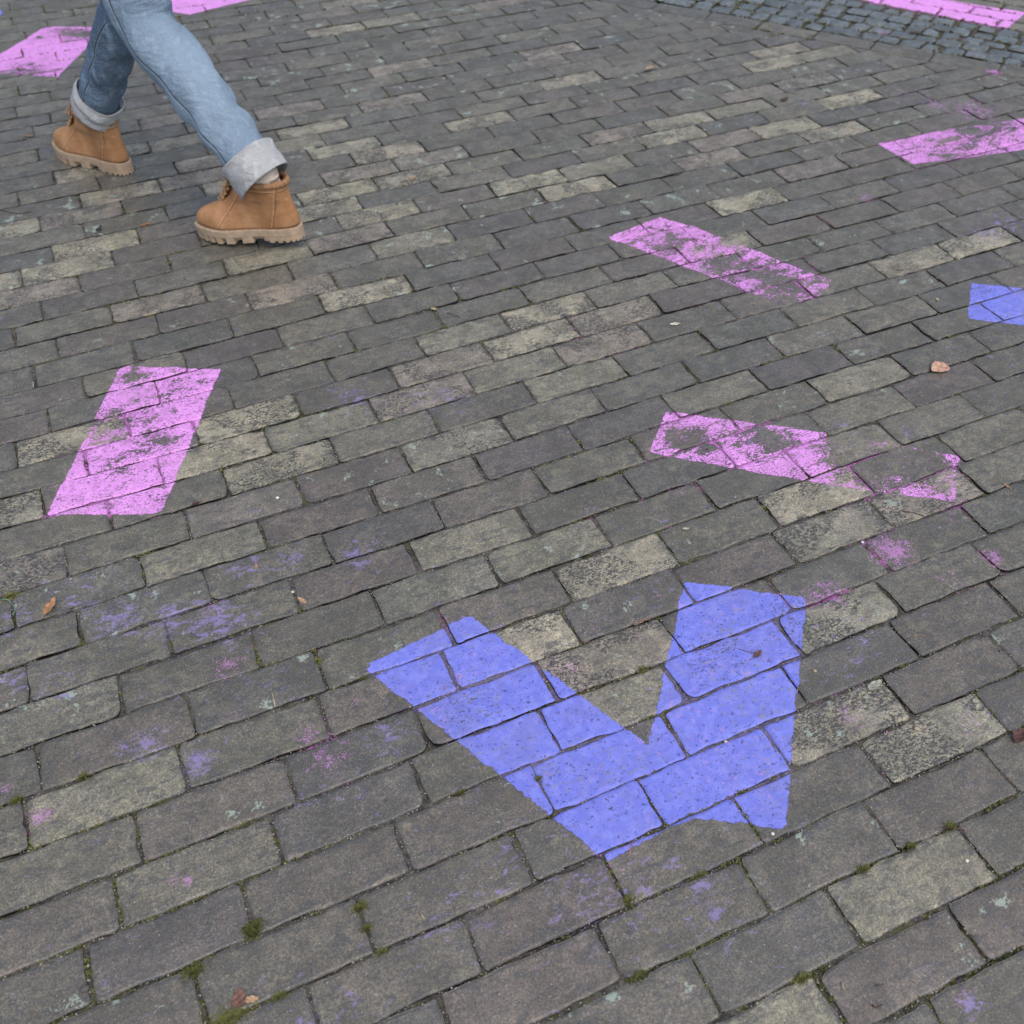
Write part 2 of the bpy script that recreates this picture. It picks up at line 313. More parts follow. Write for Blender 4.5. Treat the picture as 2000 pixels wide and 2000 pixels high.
def bed_mat():
    t = NT('joint_soil', .95, .2)
    n1 = t.noise(t.co, 9, 4, .6); n2 = t.noise(t.co, 60, 5, .65); n3 = t.noise(t.co, 500, 3, .6)
    base = t.mix(t.ramp(n2, .35, .65), (.050, .050, .046), (.135, .130, .112))
    moss = t.ramp(t.math('ADD', t.math('MULTIPLY', n1, .5), t.math('MULTIPLY', n2, .5)), .53, .60)
    base = t.mix(t.math('MULTIPLY', moss, .75), base, t.mix(n3, (.045, .055, .015), (.12, .135, .04)))
    gr = t.math('MULTIPLY', t.ramp(t.vor(t.co, 330), .25, .15), t.ramp(n2, .5, .6))
    base = t.mix(gr, base, (.24, .23, .2))
    pk = t.attr('pk'); bl = t.attr('bl'); inp = t.attr('inp'); inb = t.attr('inb')
    w = t.noise(t.co, 130, 4, .7)
    base = t.mix(t.math('MULTIPLY', t.ramp(t.math('ADD', w, t.math('MULTIPLY', pk, .38)), .64, .70), .75), base, (.50, .16, .46))
    base = t.mix(t.math('MULTIPLY', t.ramp(t.math('ADD', w, t.math('MULTIPLY', bl, .25)), .66, .74), .5), base, (.25, .2, .45))
    base = t.mix(t.math('MULTIPLY', inp, t.ramp(w, .40, .52, .15, .85)), base, (.60, .22, .62))
    base = t.mix(t.math('MULTIPLY', inb, t.ramp(w, .40, .60, .25, .65)), base, (.24, .21, .42))
    t.col(base); t.nrm(t.bump(t.math('ADD', n3, n2), 1.0, .003)); return t.m

def paint_mat(name, col, hi, lo):
    t = NT(name, .72, .4)
    rnd = t.attr('rnd'); wear = t.attr('wear')
    cov = t.math('ADD', flakes(t, t.co, wear), 0.0)
    ed = t.attr('inside')                                   # metres inside the stencilled outline
    en = t.math('ADD', t.math('MULTIPLY', t.math('SUBTRACT', t.noise(t.co, 110, 5, .75), .5), .012), t.math('MULTIPLY', t.math('SUBTRACT', t.noise(t.co, 22, 3, .6), .5), .014))
    edge = t.ramp(t.math('ADD', ed, en), -.0006, .0006)
    fine = t.ramp(t.math('SUBTRACT', t.noise(t.vec((210, 330, 210)), 1, 4, .7, .6), t.math('MULTIPLY', wear, .16)), .355, .38)
    fine = t.math('MAXIMUM', fine, t.math('SUBTRACT', 1.0, t.ramp(wear, .08, .2)))
    alpha = t.math('MULTIPLY', t.math('MULTIPLY', t.ramp(cov, -.008, .008), fine), edge)
    # pores of the brick break the film
    cx = t.n.new('ShaderNodeCombineXYZ'); t.set(cx.inputs[0], t.math('MULTIPLY', rnd, 37.0)); t.set(cx.inputs[1], t.math('MULTIPLY', rnd, 91.0))
    v = t.vec((1, 1, 1), cx.outputs[0])
    n3 = t.noise(v, 420, 4, .7); n2 = t.noise(v, 55, 5, .65)
    pv = t.noise(t.vec((150, 240, 150), src=v), 1, 4, .62, .8)
    hole = t.math('MAXIMUM', t.ramp(pv, .615, .645), t.math('MULTIPLY', t.ramp(t.vor(v, 260), .16, .10), t.ramp(t.noise(v, 30, 3), .44, .56)))
    base = t.mix(t.ramp(n2, .4, .65), col, hi)
    base = t.mix(t.ramp(n3, .52, .30, 0, .4), base, lo)
    base = t.mix(t.math('MULTIPLY', hole, .8), base, tuple(c * .22 for c in col))
    gr = t.noise(t.co, 13, 5, .7)
    base = t.mix(t.ramp(gr, .46, .66, 0, .22), base, (.20, .18, .20))
    sk_ = t.noise(t.vec((30, 90, 30), rot=(0, 0, .4)), 1, 6, .8)
    base = t.mix(t.ramp(sk_, .60, .68, 0, .45), base, (.19, .18, .17))
    if 'blue' in name:
        sc = t.math('MULTIPLY', t.ramp(t.noise(t.co, 75, 6, .8, .5), .545, .62), t.ramp(t.noise(t.co, 8, 2), .48, .56))
        base = t.mix(t.math('MULTIPLY', sc, .5), base, (.52, .32, .66))
        sc2 = t.math('MULTIPLY', t.ramp(t.noise(t.vec((60, 120, 60), rot=(0, 0, .3)), 1, 6, .8), .54, .61), t.ramp(t.noise(t.vec((1, 1, 1), (4, 4, 1)), 8, 2), .50, .57))
        base = t.mix(t.math('MULTIPLY', sc2, .55), base, (.28, .28, .22))
    t.col(base); t.set(t.b.inputs['Alpha'], alpha)
    h = t.math('SUBTRACT', t.math('ADD', t.math('MULTIPLY', n3, .3), t.math('MULTIPLY', n2, .7)), t.math('MULTIPLY', hole, .6))
    t.nrm(t.bump(h, .6, .0013)); return t.m

M_BRICK = brick_mat(); M_SETT = brick_mat('cobble_granite', True); M_BED = bed_mat()
M_PINK = paint_mat('pink_paint', (.77, .33, .82), (.85, .39, .89), (.54, .19, .58))
M_BLUE = paint_mat('blue_paint', (.175, .21, .72), (.235, .27, .79), (.10, .12, .48))

# ------------------------------------------------------------------ paving bricks
def cuts(n, edge): 
    return np.concatenate([edge, np.linspace(edge[-1], 1 - edge[-1], n + 2)[1:-1], 1 - edge[::-1]])
class Pave:
    def __init__(s): s.V = []; s.F = []; s.A = {k: [] for k in ('rnd', 'tone', 'hue', 'pit', 'rim', 'lich')}; s.n = 0; s.tops = []
    def brick(s, q, rnd, tone, hue, pit, na=9, nb=4, r=.006, dome=.0, h=0.0, tilt=(0, 0), clip=None, lich=0.0, rough=1.0, corner=None):
        """q = 4 corners (00,10,11,01) as 2-vectors"""
        q = np.array(q); la = np.linalg.norm(q[1] - q[0]); lb = np.linalg.norm(q[3] - q[0])
        ea = np.array([0, .0022, .005, .010, .018]) / la; eb = np.array([0, .0022, .005, .010, .018]) / lb
        a = cuts(na, ea); b = cuts(nb, eb); A, B = np.meshgrid(a, b, indexing='ij')
        X = (A - .5) * la; Y = (B - .5) * lb
        rc = r if corner is None else corner
        # rounded corners, one radius each
        rr = np.where(X > 0, np.where(Y > 0, rc[0], rc[1]), np.where(Y > 0, rc[2], rc[3])) if np.ndim(rc) else rc
        qx = (np.abs(X) - (la / 2 - rr)) / rr; qy = (np.abs(Y) - (lb / 2 - rr)) / rr
        m = (qx > 0) & (qy > 0); mx = np.maximum(qx, qy); l2 = np.sqrt(qx ** 2 + qy ** 2) + 1e-9; k = np.where(m, mx / l2, 1)
        X2 = np.where(m, np.sign(X) * (la / 2 - rr + qx * k * rr), X); Y2 = np.where(m, np.sign(Y) * (lb / 2 - rr + qy * k * rr), Y)
        d = np.minimum(la / 2 - np.abs(X), lb / 2 - np.abs(Y)); d = np.where(m, np.minimum(d + 0, rr * (1 - mx)), d)
        A2 = X2 / la + .5; B2 = Y2 / lb + .5
        P = (q[0] * ((1 - A2) * (1 - B2))[..., None] + q[1] * (A2 * (1 - B2))[..., None] + q[2] * (A2 * B2)[..., None] + q[3] * ((1 - A2) * B2)[..., None])
        # ragged arrises
        wv = np.exp(-d / .009)[..., None]; ox = rnd * 50
        nx = (fbm(P[..., 0] + ox, P[..., 1], 28, 3) * .0042 + fbm(P[..., 0] + ox, P[..., 1], 140, 13) * .0016) * rough; ny = (fbm(P[..., 0] + ox, P[..., 1], 28, 5) * .0042 + fbm(P[..., 0] + ox, P[..., 1], 140, 15) * .0018) * rough
        P = P + np.stack([nx, ny], -1) * wv
        if clip is not None:
            p0, n, gap, u = clip
            over = (P - p0) @ n + gap
            P = P - np.where(over > 0, over / (u @ n), 0)[..., None] * u
            d = np.minimum(d, np.maximum(-over, 0))
        re = r * (.75 + .5 * vn(P[..., 0] + ox, P[..., 1], 45, 2)); t = np.clip(1 - d / re, 0, 1)
        z = -re * (1 - np.sqrt(np.clip(1 - t * t, 0, 1))) * .85
        chip = np.clip(fbm(P[..., 0] + ox, P[..., 1], 38, 8) - .30, 0, 1) * np.exp(-d / .006)
        z = z - chip * .012 * rough
        z = z + h + X / la * tilt[0] + Y / lb * tilt[1] + fbm(P[..., 0] + ox, P[..., 1], 22, 1) * .0010 * rough + dome * (1 - (2 * X / la) ** 2) * (1 - (2 * Y / lb) ** 2)
        z = z - pit * np.clip(fbm(P[..., 0] + ox, P[..., 1], 60, 6), 0, 1) * .0015
        NA, NB = A.shape; top = np.concatenate([P, z[..., None]], -1).reshape(-1, 3)
        idx = np.arange(NA * NB).reshape(NA, NB)
        f = np.stack([idx[:-1, :-1], idx[1:, :-1], idx[1:, 1:], idx[:-1, 1:]], -1).reshape(-1, 4)
        ring = np.concatenate([idx[:, 0], idx[-1, 1:], idx[-2::-1, -1], idx[0, -2:0:-1]])
        low = top[ring].copy(); low[:, 2] = -.035
        nr = len(ring); j = np.arange(nr)
        side = np.stack([ring[j], NA * NB + j, NA * NB + (j + 1) % nr, ring[(j + 1) % nr]], -1)[:, ::-1]
        # orientation
        ar = np.cross(q[1] - q[0], q[3] - q[0])
        F = np.concatenate([f, side]); 
        if ar < 0: F = F[:, ::-1]; f = f[:, ::-1]
        s.V.append(np.concatenate([top, low])); s.F.append(F + s.n)
        s.tops.append((q.mean(0), top, f, rnd))
        n = len(top) + nr
        for kk, vv in (('rnd', rnd), ('tone', tone), ('hue', hue), ('pit', pit), ('lich', lich)): s.A[kk].append(np.full(n, vv))
        s.A['rim'].append(np.concatenate([np.clip(d / .012, 0, 1).ravel(), np.zeros(nr)]))
        s.n += n
    def build(s, name, mat):
        V = np.concatenate(s.V); A = {k: np.concatenate(v) for k, v in s.A.items()}
        A['pk'], A['bl'] = residue(V[:, :2])
        return mesh_obj(name, V, np.concatenate(s.F), mat, attrs=A)
# ------------------------------------------------------------------ lay the field
rng = random.Random(11)
VIEW = [at(0, 0), at(2000, 0), at(2000, 2000), at(0, 2000)]
D1 = np.array([.5948, -.8039]); N1 = np.array([.8039, .5948]); C_IN, C_OUT = 2.846, 2.932
D2 = np.array([.537, -.8436]); N2 = np.array([.8436, .537]); C_FAR = float(N2 @ np.array([2.2157, 2.5157]))
SPEC = {}
def sp(code, pts):
    for p in pts: SPEC[p] = code
sp('P', [(681,1453),(1207,1116),(1065,1233),(1616,1052),(1655,1220),(1655,1427),(1798,1453),(129,523),(479,515),(21,552),(129,862),(52,984),(427,844),(420,890),(500,917),(707,572),(980,675),(547,798),(560,905),(890,865),(995,610),
 (1090,598),(1052,663),(1760,515),(1630,953),(1630,254),(1552,243),(1668,192),(1526,96),(1526,124),(1914,466),(1515,386),(1116,155),(1323,233),(1310,266),(1129,367),(1046,352),(1440,398),(1453,466),(616,246),(668,287),(759,295),(810,339),(655,370),(642,404),(746,419),
 (927,240),(616,62),(979,362),(194,388),(26,440),(207,474),(129,344),(272,290),(323,279),(427,362)])
sp('Pm', [(65,1101),(1181,1285),(103,572),(310,590),(565,565),(850,715),(850,765),(1207,616),(1323,578),(1168,668),(1810,965),(1565,160),(1078,96),(1065,119),(1207,261),(1388,310),(849,303),(707,336),(680,465),(759,194),(785,129),(349,362),(194,414),(362,321)])
sp('Y', [(207,1572),(1772,1728),(1565,1953),(103,1396),(686,1124),(811,1150),(1078,1078),(940,1060),(1207,1357),(850,660),(630,820),(1130,728),(1390,765),(1680,862),(1655,738),(1590,103),(1440,212),(1181,326),(733,46),(694,8),(810,466),(590,277),(450,1020),(400,1085),(960,745),(1340,800)])
sp('W', [(1700,790),(1580,800),(1460,760),(1540,680),(1100,800),(1180,560),(1280,400),(620,505),(100,740),(300,730),(1010,230),(900,330),(640,190)])
sp('R', [(1836,1862),(1966,1759),(1080,1870),(1080,1750),(300,1800),(640,1110),(720,1000),(600,1180),(1020,900),(1400,1090),(1480,1060),(1560,730),(1890,715),(520,650),(1400,560)])
sp('m', [(1414,274),(1453,178),(927,15),(590,207),(655,25),(336,225),(1640,330),(420,1000)])
sp('B', [(960,810),(770,750),(450,740),(750,1500),(560,1240),(1840,1010)])
def look(code):
    r = rng.random
    if code == 'P': return .55 + .3 * r(), .1 + .35 * r(), .85 + .15 * r()
    if code == 'Pm': return .42 + .2 * r(), .75, .9
    if code == 'Y': return .34 + .14 * r(), .05, .28
    if code == 'W': return .22, .1, .12
    if code == 'R': return .04, .95, .05
    if code == 'm': return .4, .85, .3
    if code == 'B': return .0, .25, .05
    q = r()
    if q < .24: return r() * .12, .60, .08
    if q < .40: return .17, .1, .12
    return r() * .11, .10 * r(), .08 if q < .9 else .35
courses = {}
prev = .37
for k in range(-16, 66):
    if k in JOINTS:
        us = [u for u, _ in sorted(JOINTS[k])]; full = [us[0]]
        for u in us[1:]:
            g = u - full[-1]
            if g < .45: continue
            n = max(1, round(g)); full += [full[-1] + g * (i + 1) / n for i in range(n)]
    else:
        full = [prev + .5 + rng.uniform(-.12, .12)]
    while full[0] > -14: full.insert(0, full[0] - 1 + rng.gauss(0, .012))
    while full[-1] < 22: full.append(full[-1] + 1 + rng.gauss(0, .012))
    courses[k] = full; prev = full[14] % 1
spec_b = {}
for (px, py), code in SPEC.items():
    g = at(px, py); u, kk = g[0] / LB, g[1] / WB; kk -= bend(u, kk)[0]; k = round(kk)
    if k in courses:
        i = np.searchsorted(courses[k], u) - 1; spec_b[(k, int(i))] = code
pave = Pave(); JP = []                                   # JP: joint polylines for moss and grit
for k, us in courses.items():
    for i in range(len(us) - 1):
        u0, u1 = us[i], us[i + 1]; c = np.array([(u0 + u1) / 2 * LB, k * WB])
        if poly_out(VIEW, c[None])[0] > .95: continue
        if N1 @ c > C_IN + .16: continue
        q = [world2(u0, k - .5)[0], world2(u1, k - .5)[0], world2(u1, k + .5)[0], world2(u0, k + .5)[0]]
        JP.append((q[0], q[1], k)); JP.append((q[1], q[2], k))
        g = (.0054 if k < 14 else .0044 if k < 26 else .0040) * rng.uniform(.6, 1.4); g2 = g * rng.uniform(.55, 1.0)
        du = (q[1] - q[0]) / np.linalg.norm(q[1] - q[0]); dv = np.array([-du[1], du[0]])
        if rng.random() < .5: q[2] = q[2] + 0; 
        q = [q[0] + du * g / 2 + dv * g2 / 2, q[1] - du * g / 2 + dv * g2 / 2, q[2] - du * g / 2 - dv * g2 / 2, q[3] + du * g / 2 - dv * g2 / 2]
        if N1 @ q[0] > C_IN - .012 and N1 @ q[3] > C_IN - .012: continue
        tone, hue, pit = look(spec_b.get((k, i)))
        if k < 6 and (k, i) not in spec_b: tone *= .3; hue = max(hue, .3)
        cr = np.array([rng.choice([.003, .004, .005, .007, .015 if rng.random() < .4 else .005]) for _ in range(4)])
        clip = (N1 * C_IN, N1, .003, np.array([1.0, 0.0])) if N1 @ q[1] > C_IN - .02 or N1 @ q[2] > C_IN - .02 else None
        far = k > 24
        pave.brick(q, rng.random(), tone, hue, pit, na=7 if far else 11, nb=3 if far else 5, r=rng.uniform(.0014, .0032), h=max(-.0010, min(.0016, rng.gauss(0, .0007))), tilt=(rng.gauss(0, .0012), rng.gauss(0, .0008)), clip=clip, lich=rng.choice([-.6, -.5, -.3, -.15, .05] if k < 22 else [-.4, -.2, -.1, .05, .2]), corner=cr, dome=rng.uniform(-.0008, .0012))
# edge course, end to end along the border
ts = sorted(float(D1 @ at(*p)) for p in ((1383,30),(1483,48),(1590,70),(1702,91),(1820,110),(1954,132)))
while ts[0] > -4.5: ts.insert(0, ts[0] - .21 + rng.gauss(0, .003))
while ts[-1] < 1.2: ts.append(ts[-1] + .21 + rng.gauss(0, .003))
for a, b in zip(ts[:-1], ts[1:]):
    c = D1 * (a + b) / 2 + N1 * (C_IN + .043)
    if poly_out(VIEW, c[None])[0] > .9: continue
    q = [D1 * (a + .003) + N1 * (C_IN + .002), D1 * (b - .003) + N1 * (C_IN + .002), D1 * (b - .003) + N1 * (C_OUT - .003), D1 * (a + .003) + N1 * (C_OUT - .003)]
    tone, hue, pit = look(None); JP.append((q[1], q[2], 30)); JP.append((q[0], q[1], 30)); JP.append((q[3], q[2], 30))
    pave.brick(q, rng.random(), tone * .7, .15, .05, h=rng.gauss(0, .001), corner=np.full(4, .007), lich=-.1)
pavement = pave.build('pavement', M_BRICK); tag(pavement, kind='structure')
FIELD_TOPS = pave.tops

# cobblestone strip: four staggered rows of granite setts
sett = Pave()
def strip(t, s):
    a = D1 * t + N1 * (C_OUT + .006); tt = D2 @ a
    b = D2 * tt + N2 * (C_FAR - .012); return a * (1 - s) + b * s
rows = 5
for j in range(rows):
    t = -4.6 + rng.random() * .05
    while t < 1.3:
        w = rng.uniform(.058, .088); s0, s1 = j / rows, (j + 1) / rows
        e = [rng.uniform(-.006, .006) for _ in range(8)]
        q = [strip(t + .004, s0 + .014), strip(t + w - .004, s0 + .014), strip(t + w - .004 + e[0] * 2, s1 - .014), strip(t + .004 + e[1] * 2, s1 - .014)]
        q = [p + np.array([e[i], e[-i - 1]]) * .8 for i, p in enumerate(q)]
        c = sum(q) / 4
        if poly_out(VIEW, c[None])[0] < .8:
            sett.brick(q, rng.random(), rng.random(), 0, .05, na=4, nb=3, r=.006, dome=.0018, h=rng.gauss(0, .0012), tilt=(rng.gauss(0, .002), rng.gauss(0, .002)), rough=1.0, corner=np.array([rng.uniform(.005, .013) for _ in range(4)]), lich=-.1)
            for a_, b_ in ((0, 1), (1, 2)): JP.append((q[a_], q[b_], 90))
        t += w
cobble = sett.build('cobblestone_strip', M_SETT); tag(cobble, kind='structure')

# far footpath of the same clinker, laid along the strip
fp = Pave()
for j in range(0, 12):
    t = -4.6 + .105 * (j % 2) + rng.uniform(-.02, .02)
    while t < 2.6:
        c0 = C_FAR + j * .083
        q = [D2 * (t + .003) + N2 * (c0 + .003), D2 * (t + .204) + N2 * (c0 + .003), D2 * (t + .204) + N2 * (c0 + .078), D2 * (t + .003) + N2 * (c0 + .078)]
        c = sum(q) / 4
        if poly_out(VIEW, c[None])[0] < .9:
            fp.brick(q, rng.random(), rng.uniform(.1, .3), .05, .03, h=rng.gauss(0, .001), corner=np.full(4, .006), lich=-.2); JP.append((q[0], q[1], 60)); JP.append((q[1], q[2], 60))
        t += .21
path = fp.build('footpath', M_BRICK); tag(path, kind='structure')

# joint bed
gx = np.arange(-2.3, 3.9, .011); gy = np.arange(-1.3, 5.3, .011); GX, GY = np.meshgrid(gx, gy, indexing='ij')
BP = np.stack([GX.ravel(), GY.ravel()], -1)
bz = -.0038 + fbm(BP[:, 0], BP[:, 1], 14, 3) * .006 + fbm(BP[:, 0], BP[:, 1], 80, 5) * .003
bz = np.minimum(bz, -.0018) - np.clip((N1 @ BP.T - C_OUT) / .01, 0, 1) * np.clip((C_FAR - N2 @ BP.T) / .01, 0, 1) * .004
bb_u = BP[:, 0] / LB; bb_k = BP[:, 1] / WB
bb_k = np.concatenate([bb_k[i:i + 20000] - bend(bb_u[i:i + 20000], bb_k[i:i + 20000]) for i in range(0, len(bb_k), 20000)])
kr = np.round(bb_k).astype(int); dj = (.5 - np.abs(bb_k - kr)) * WB
for k, us in courses.items():
    m_ = np.where(kr == k)[0]
    if len(m_) == 0: continue
    us_ = np.array(us); ii = np.clip(np.searchsorted(us_, bb_u[m_]), 1, len(us_) - 1)
    dj[m_] = np.minimum(dj[m_], np.minimum(np.abs(bb_u[m_] - us_[ii - 1]), np.abs(us_[ii] - bb_u[m_])) * LB)
bz = np.where((dj > .0125) & (N1 @ BP.T < C_IN - .02), -.016, bz)
idx = np.arange(len(gx) * len(gy)).reshape(len(gx), len(gy))
BF = np.stack([idx[:-1, :-1], idx[1:, :-1], idx[1:, 1:], idx[:-1, 1:]], -1).reshape(-1, 4)
near = poly_out(VIEW, BP) < 1.3; BF = BF[near[BF].all(1)]
ip, ib = in_marks(BP); bpk, bbl = residue(BP)
bed = mesh_obj('joint_soil', np.c_[BP, bz], BF, M_BED, attrs=dict(pk=bpk, bl=bbl, inp=ip, inb=ib)); tag(bed, kind='structure')
# the square beyond, one sheet out to the horizon
tg = NT('ground_clinker', .85)
br = tg.n.new('ShaderNodeTexBrick'); tg.l.new(tg.co, br.inputs[0]); br.inputs['Scale'].default_value = 1; br.inputs['Mortar Size'].default_value = .003
br.inputs['Brick Width'].default_value = LB; br.inputs['Row Height'].default_value = WB
br.inputs['Color1'].default_value = (.13, .125, .11, 1); br.inputs['Color2'].default_value = (.22, .2, .16, 1); br.inputs['Mortar'].default_value = (.04, .045, .03, 1)
tg.col(br.outputs[0])
ground = mesh_obj('ground', [(-400, -400, -.03), (400, -400, -.03), (400, 400, -.03), (-400, 400, -.03)], [(0, 1, 2, 3)], tg.m, smooth=False); tag(ground, kind='structure')

# ------------------------------------------------------------------ painted marks: a film over the brick tops, clipped to its stencil
ALLTOPS = FIELD_TOPS + sett.tops + fp.tops
TC = np.array([t[0] for t in ALLTOPS])
def make_mark(name, label, colour, pieces, wear, worn):
    bm = bmesh.new(); lr = bm.verts.layers.float.new('rnd')
    for pc in pieces:
        dd = poly_out(pc, TC)
        b2 = bmesh.new(); l2 = b2.verts.layers.float.new('rnd')
        for i in np.where(dd < .16)[0]:
            _, top, f, rnd = ALLTOPS[i]
            vs = [b2.verts.new((p[0], p[1], p[2] + .0005)) for p in top]
            for v in vs: v[l2] = rnd
            for q in f:
                try: b2.faces.new([vs[j] for j in q])
                except ValueError: pass
        pts = np.array(pc); a = np.sum(pts[:, 0] * np.roll(pts[:, 1], -1) - np.roll(pts[:, 0], -1) * pts[:, 1])
        if a < 0: pts = pts[::-1]
        for p, q in zip(pts, np.roll(pts, -1, 0)):
            e = (q - p) / np.linalg.norm(q - p); n = np.array([e[1], -e[0]]); shared = len(pieces) > 1 and any(np.allclose(s_, p) or np.allclose(s_, q) for s_ in [at(1266,1455)]) and any(np.allclose(s_, p) or np.allclose(s_, q) for s_ in [at(1350,1597)])
            o_ = p + n * (0 if shared else .004)
            bmesh.ops.bisect_plane(b2, geom=b2.verts[:] + b2.edges[:] + b2.faces[:], plane_co=(o_[0], o_[1], 0), plane_no=(n[0], n[1], 0), clear_outer=True)
        loose = [v for v in b2.verts if not v.link_faces]
        bmesh.ops.delete(b2, geom=loose, context='VERTS')
        tmp = bpy.data.meshes.new('tmp'); b2.to_mesh(tmp); b2.free(); bm.from_mesh(tmp); bpy.data.meshes.remove(tmp)
    me = bpy.data.meshes.new(name); bm.to_mesh(me); bm.free()
    n = len(me.vertices); co = np.empty(n * 3, np.float32); me.vertices.foreach_get('co', co); P = co.reshape(-1, 3)[:, :2].astype(float)
    ins = -np.min([poly_out(pc, P) for pc in pieces], 0)
    if len(pieces) > 1: ins = np.where(ins > -.001, np.maximum(ins, np.minimum(.02, .02)) if False else ins, ins)
    w = np.full(n, float(wear))
    for px, py, rad, s in worn: w += s * np.exp(-((P - at(px, py)) ** 2).sum(1) / rad ** 2)
    if len(pieces) > 1:                                     # no worn line along the seam between the two strokes
        s0, s1 = at(1266,1455), at(1350,1597); e = s1 - s0; t_ = np.clip(((P - s0) @ e) / (e @ e), 0.02, 1); dist = np.linalg.norm(P - (s0 + t_[:, None] * e), axis=1)
        inside_all = np.maximum(ins, np.where((dist < .02) & (t_ < .97) & (t_ > .03), .02 - dist, -1)); ins = inside_all
    for k_, v_ in (('wear', w), ('inside', ins)):
        a_ = me.attributes.new(k_, 'FLOAT', 'POINT'); a_.data.foreach_set('value', v_.astype(np.float32))
    me.polygons.foreach_set('use_smooth', np.ones(len(me.polygons), bool))
    me.materials.append(M_PINK if colour == 'pink' else M_BLUE)
    o = bpy.data.objects.new(name, me); C.objects.link(o); tag(o, label, 'painted mark'); return o
for name, label, colour, pieces, wear, worn in MARKS: make_mark(name, label, colour, pieces, wear, worn)

# ------------------------------------------------------------------ moss and grit in the joints (uncountable)
nr = np.random.RandomState(3)
camp = np.array(CAM_C)
def along():
    out = []
    for a, b, k in JP:
        L = np.linalg.norm(b - a); c = (a + b) / 2
        if poly_out(VIEW, c[None])[0] > .35: continue
        out.append((a, b, L, k))
    return out
J = along()
Vm = []; Fm = []; Am = []; n0 = 0
for a, b, L, k in J:
    dist = np.linalg.norm(np.append((a + b) / 2, 0) - camp)
    step = .0016 * max(1, (dist / 1.4) ** 1.6); m = int(L / step)
    if m < 1: continue
    t = nr.rand(m); P = a + (b - a) * t[:, None]; e = (b - a) / L; nn = np.array([-e[1], e[0]])
    P = P + nn * (nr.randn(m) * (.0022 if k < 60 else .005))[:, None]
    f = vn(P[:, 0], P[:, 1], 5, 11) * .45 + vn(P[:, 0], P[:, 1], 40, 12) * .55
    thr = .55 if k < 8 else .64 if k < 16 else .70 if k < 40 else .38
    if (a + b)[0] / 2 > .35 and k < 30: thr += .05
    mid = (a + b) / 2; sA, sB = at(1215, 1900), at(1995, 1545); ee = (sB - sA) / np.linalg.norm(sB - sA)
    if abs((mid - sA) @ [-ee[1], ee[0]]) < .035 and abs(e[0]) > .8 and (mid - sA) @ ee > -.05: thr -= .30
    P = P[f > thr]; sc = np.sqrt(max(1, dist / 1.5))
    for p in P:
        h = (.0022 + .003 * nr.rand()) * sc; nb = 4
        shade = vn(p[0], p[1], 12, 20) * .6 + nr.rand() * .4
        for _ in range(nb):
            an = nr.rand() * 6.283; l = h * (.4 + .6 * nr.rand()); w = .0007 * sc * (1 + nr.rand())
            dx, dy = math.cos(an), math.sin(an); z0 = -.0046
            o = np.array([p[0] + dx * .0006, p[1] + dy * .0006, z0])
            Vm += [o + [-dy * w, dx * w, 0], o + [dy * w, -dx * w, 0], o + [dx * l * .75 + dy * w, dy * l * .75 - dx * w, l * .9], o + [dx * l * .75 - dy * w, dy * l * .75 + dx * w, l * .9 + .0004]]
            Fm.append((n0, n0 + 1, n0 + 2, n0 + 3)); n0 += 4; Am += [shade] * 4
tm = NT('moss_green', .9, .2); tm.col(tm.mix(tm.attr('shade'), (.030, .038, .012), (.19, .20, .07)))
moss = mesh_obj('moss', np.array(Vm), np.array(Fm), tm.m, smooth=False, attrs=dict(shade=Am)); tag(moss, kind='stuff')
# moss pads and pale tufts at corners
Vm = []; Fm = []; Am = []; n0 = 0
for px, py, rad, cnt, sh in ((487,1815,.014,420,.35),(1232,1757,.010,240,.75),(1068,1515,.006,60,.7),(445,1985,.022,900,.95),(505,1818,.010,200,.4),(715,1768,.010,260,.6),(730,1808,.009,180,.55),(1562,1903,.010,220,.95),(1240,1895,.010,200,.6),(1375,1720,.006,90,.8),(905,1560,.006,80,.5),(30,1545,.008,140,.6),(385,1895,.014,260,.45),(1860,1622,.009,160,.8),(1775,1652,.008,150,.6),(1685,1697,.008,120,.7),(20,1165,.012,260,.9),(745,1860,.007,90,.8),(545,1950,.009,150,.7),(625,1290,.008,90,.9),(1250,1300,.007,90,.85),(170,1555,.008,100,.6)):
    c = at(px, py)
    segs = [(a + (b - a) * np.clip(((c - a) @ (b - a)) / ((b - a) @ (b - a)), 0, 1)) for a, b, k in JP]
    c = min(segs, key=lambda s_: ((s_ - c) ** 2).sum())
    for _ in range(cnt):
        rr = rad * abs(nr.randn()) * .6; an0 = nr.rand() * 6.283; p = c + [rr * math.cos(an0) * 1.3, rr * math.sin(an0) * .7]; an = nr.rand() * 6.283
        l = .0025 + .003 * nr.rand(); w = .0007 + .0006 * nr.rand(); dx, dy = math.cos(an), math.sin(an); z0 = -.004 + .004 * math.exp(-(rr / rad) ** 2)
        o = np.array([p[0], p[1], z0]); s_ = sh * .7 + .3 * nr.rand()
        Vm += [o + [-dy * w, dx * w, 0], o + [dy * w, -dx * w, 0], o + [dx * l * .8 + dy * w * .4, dy * l * .8 - dx * w * .4, l], o + [dx * l * .8 - dy * w * .4, dy * l * .8 + dx * w * .4, l]]
        Fm.append((n0, n0 + 1, n0 + 2, n0 + 3)); n0 += 4; Am += [s_] * 4
tuft = mesh_obj('moss', np.array(Vm), np.array(Fm), tm.m, smooth=False, attrs=dict(shade=Am)); tag(tuft, kind='stuff')

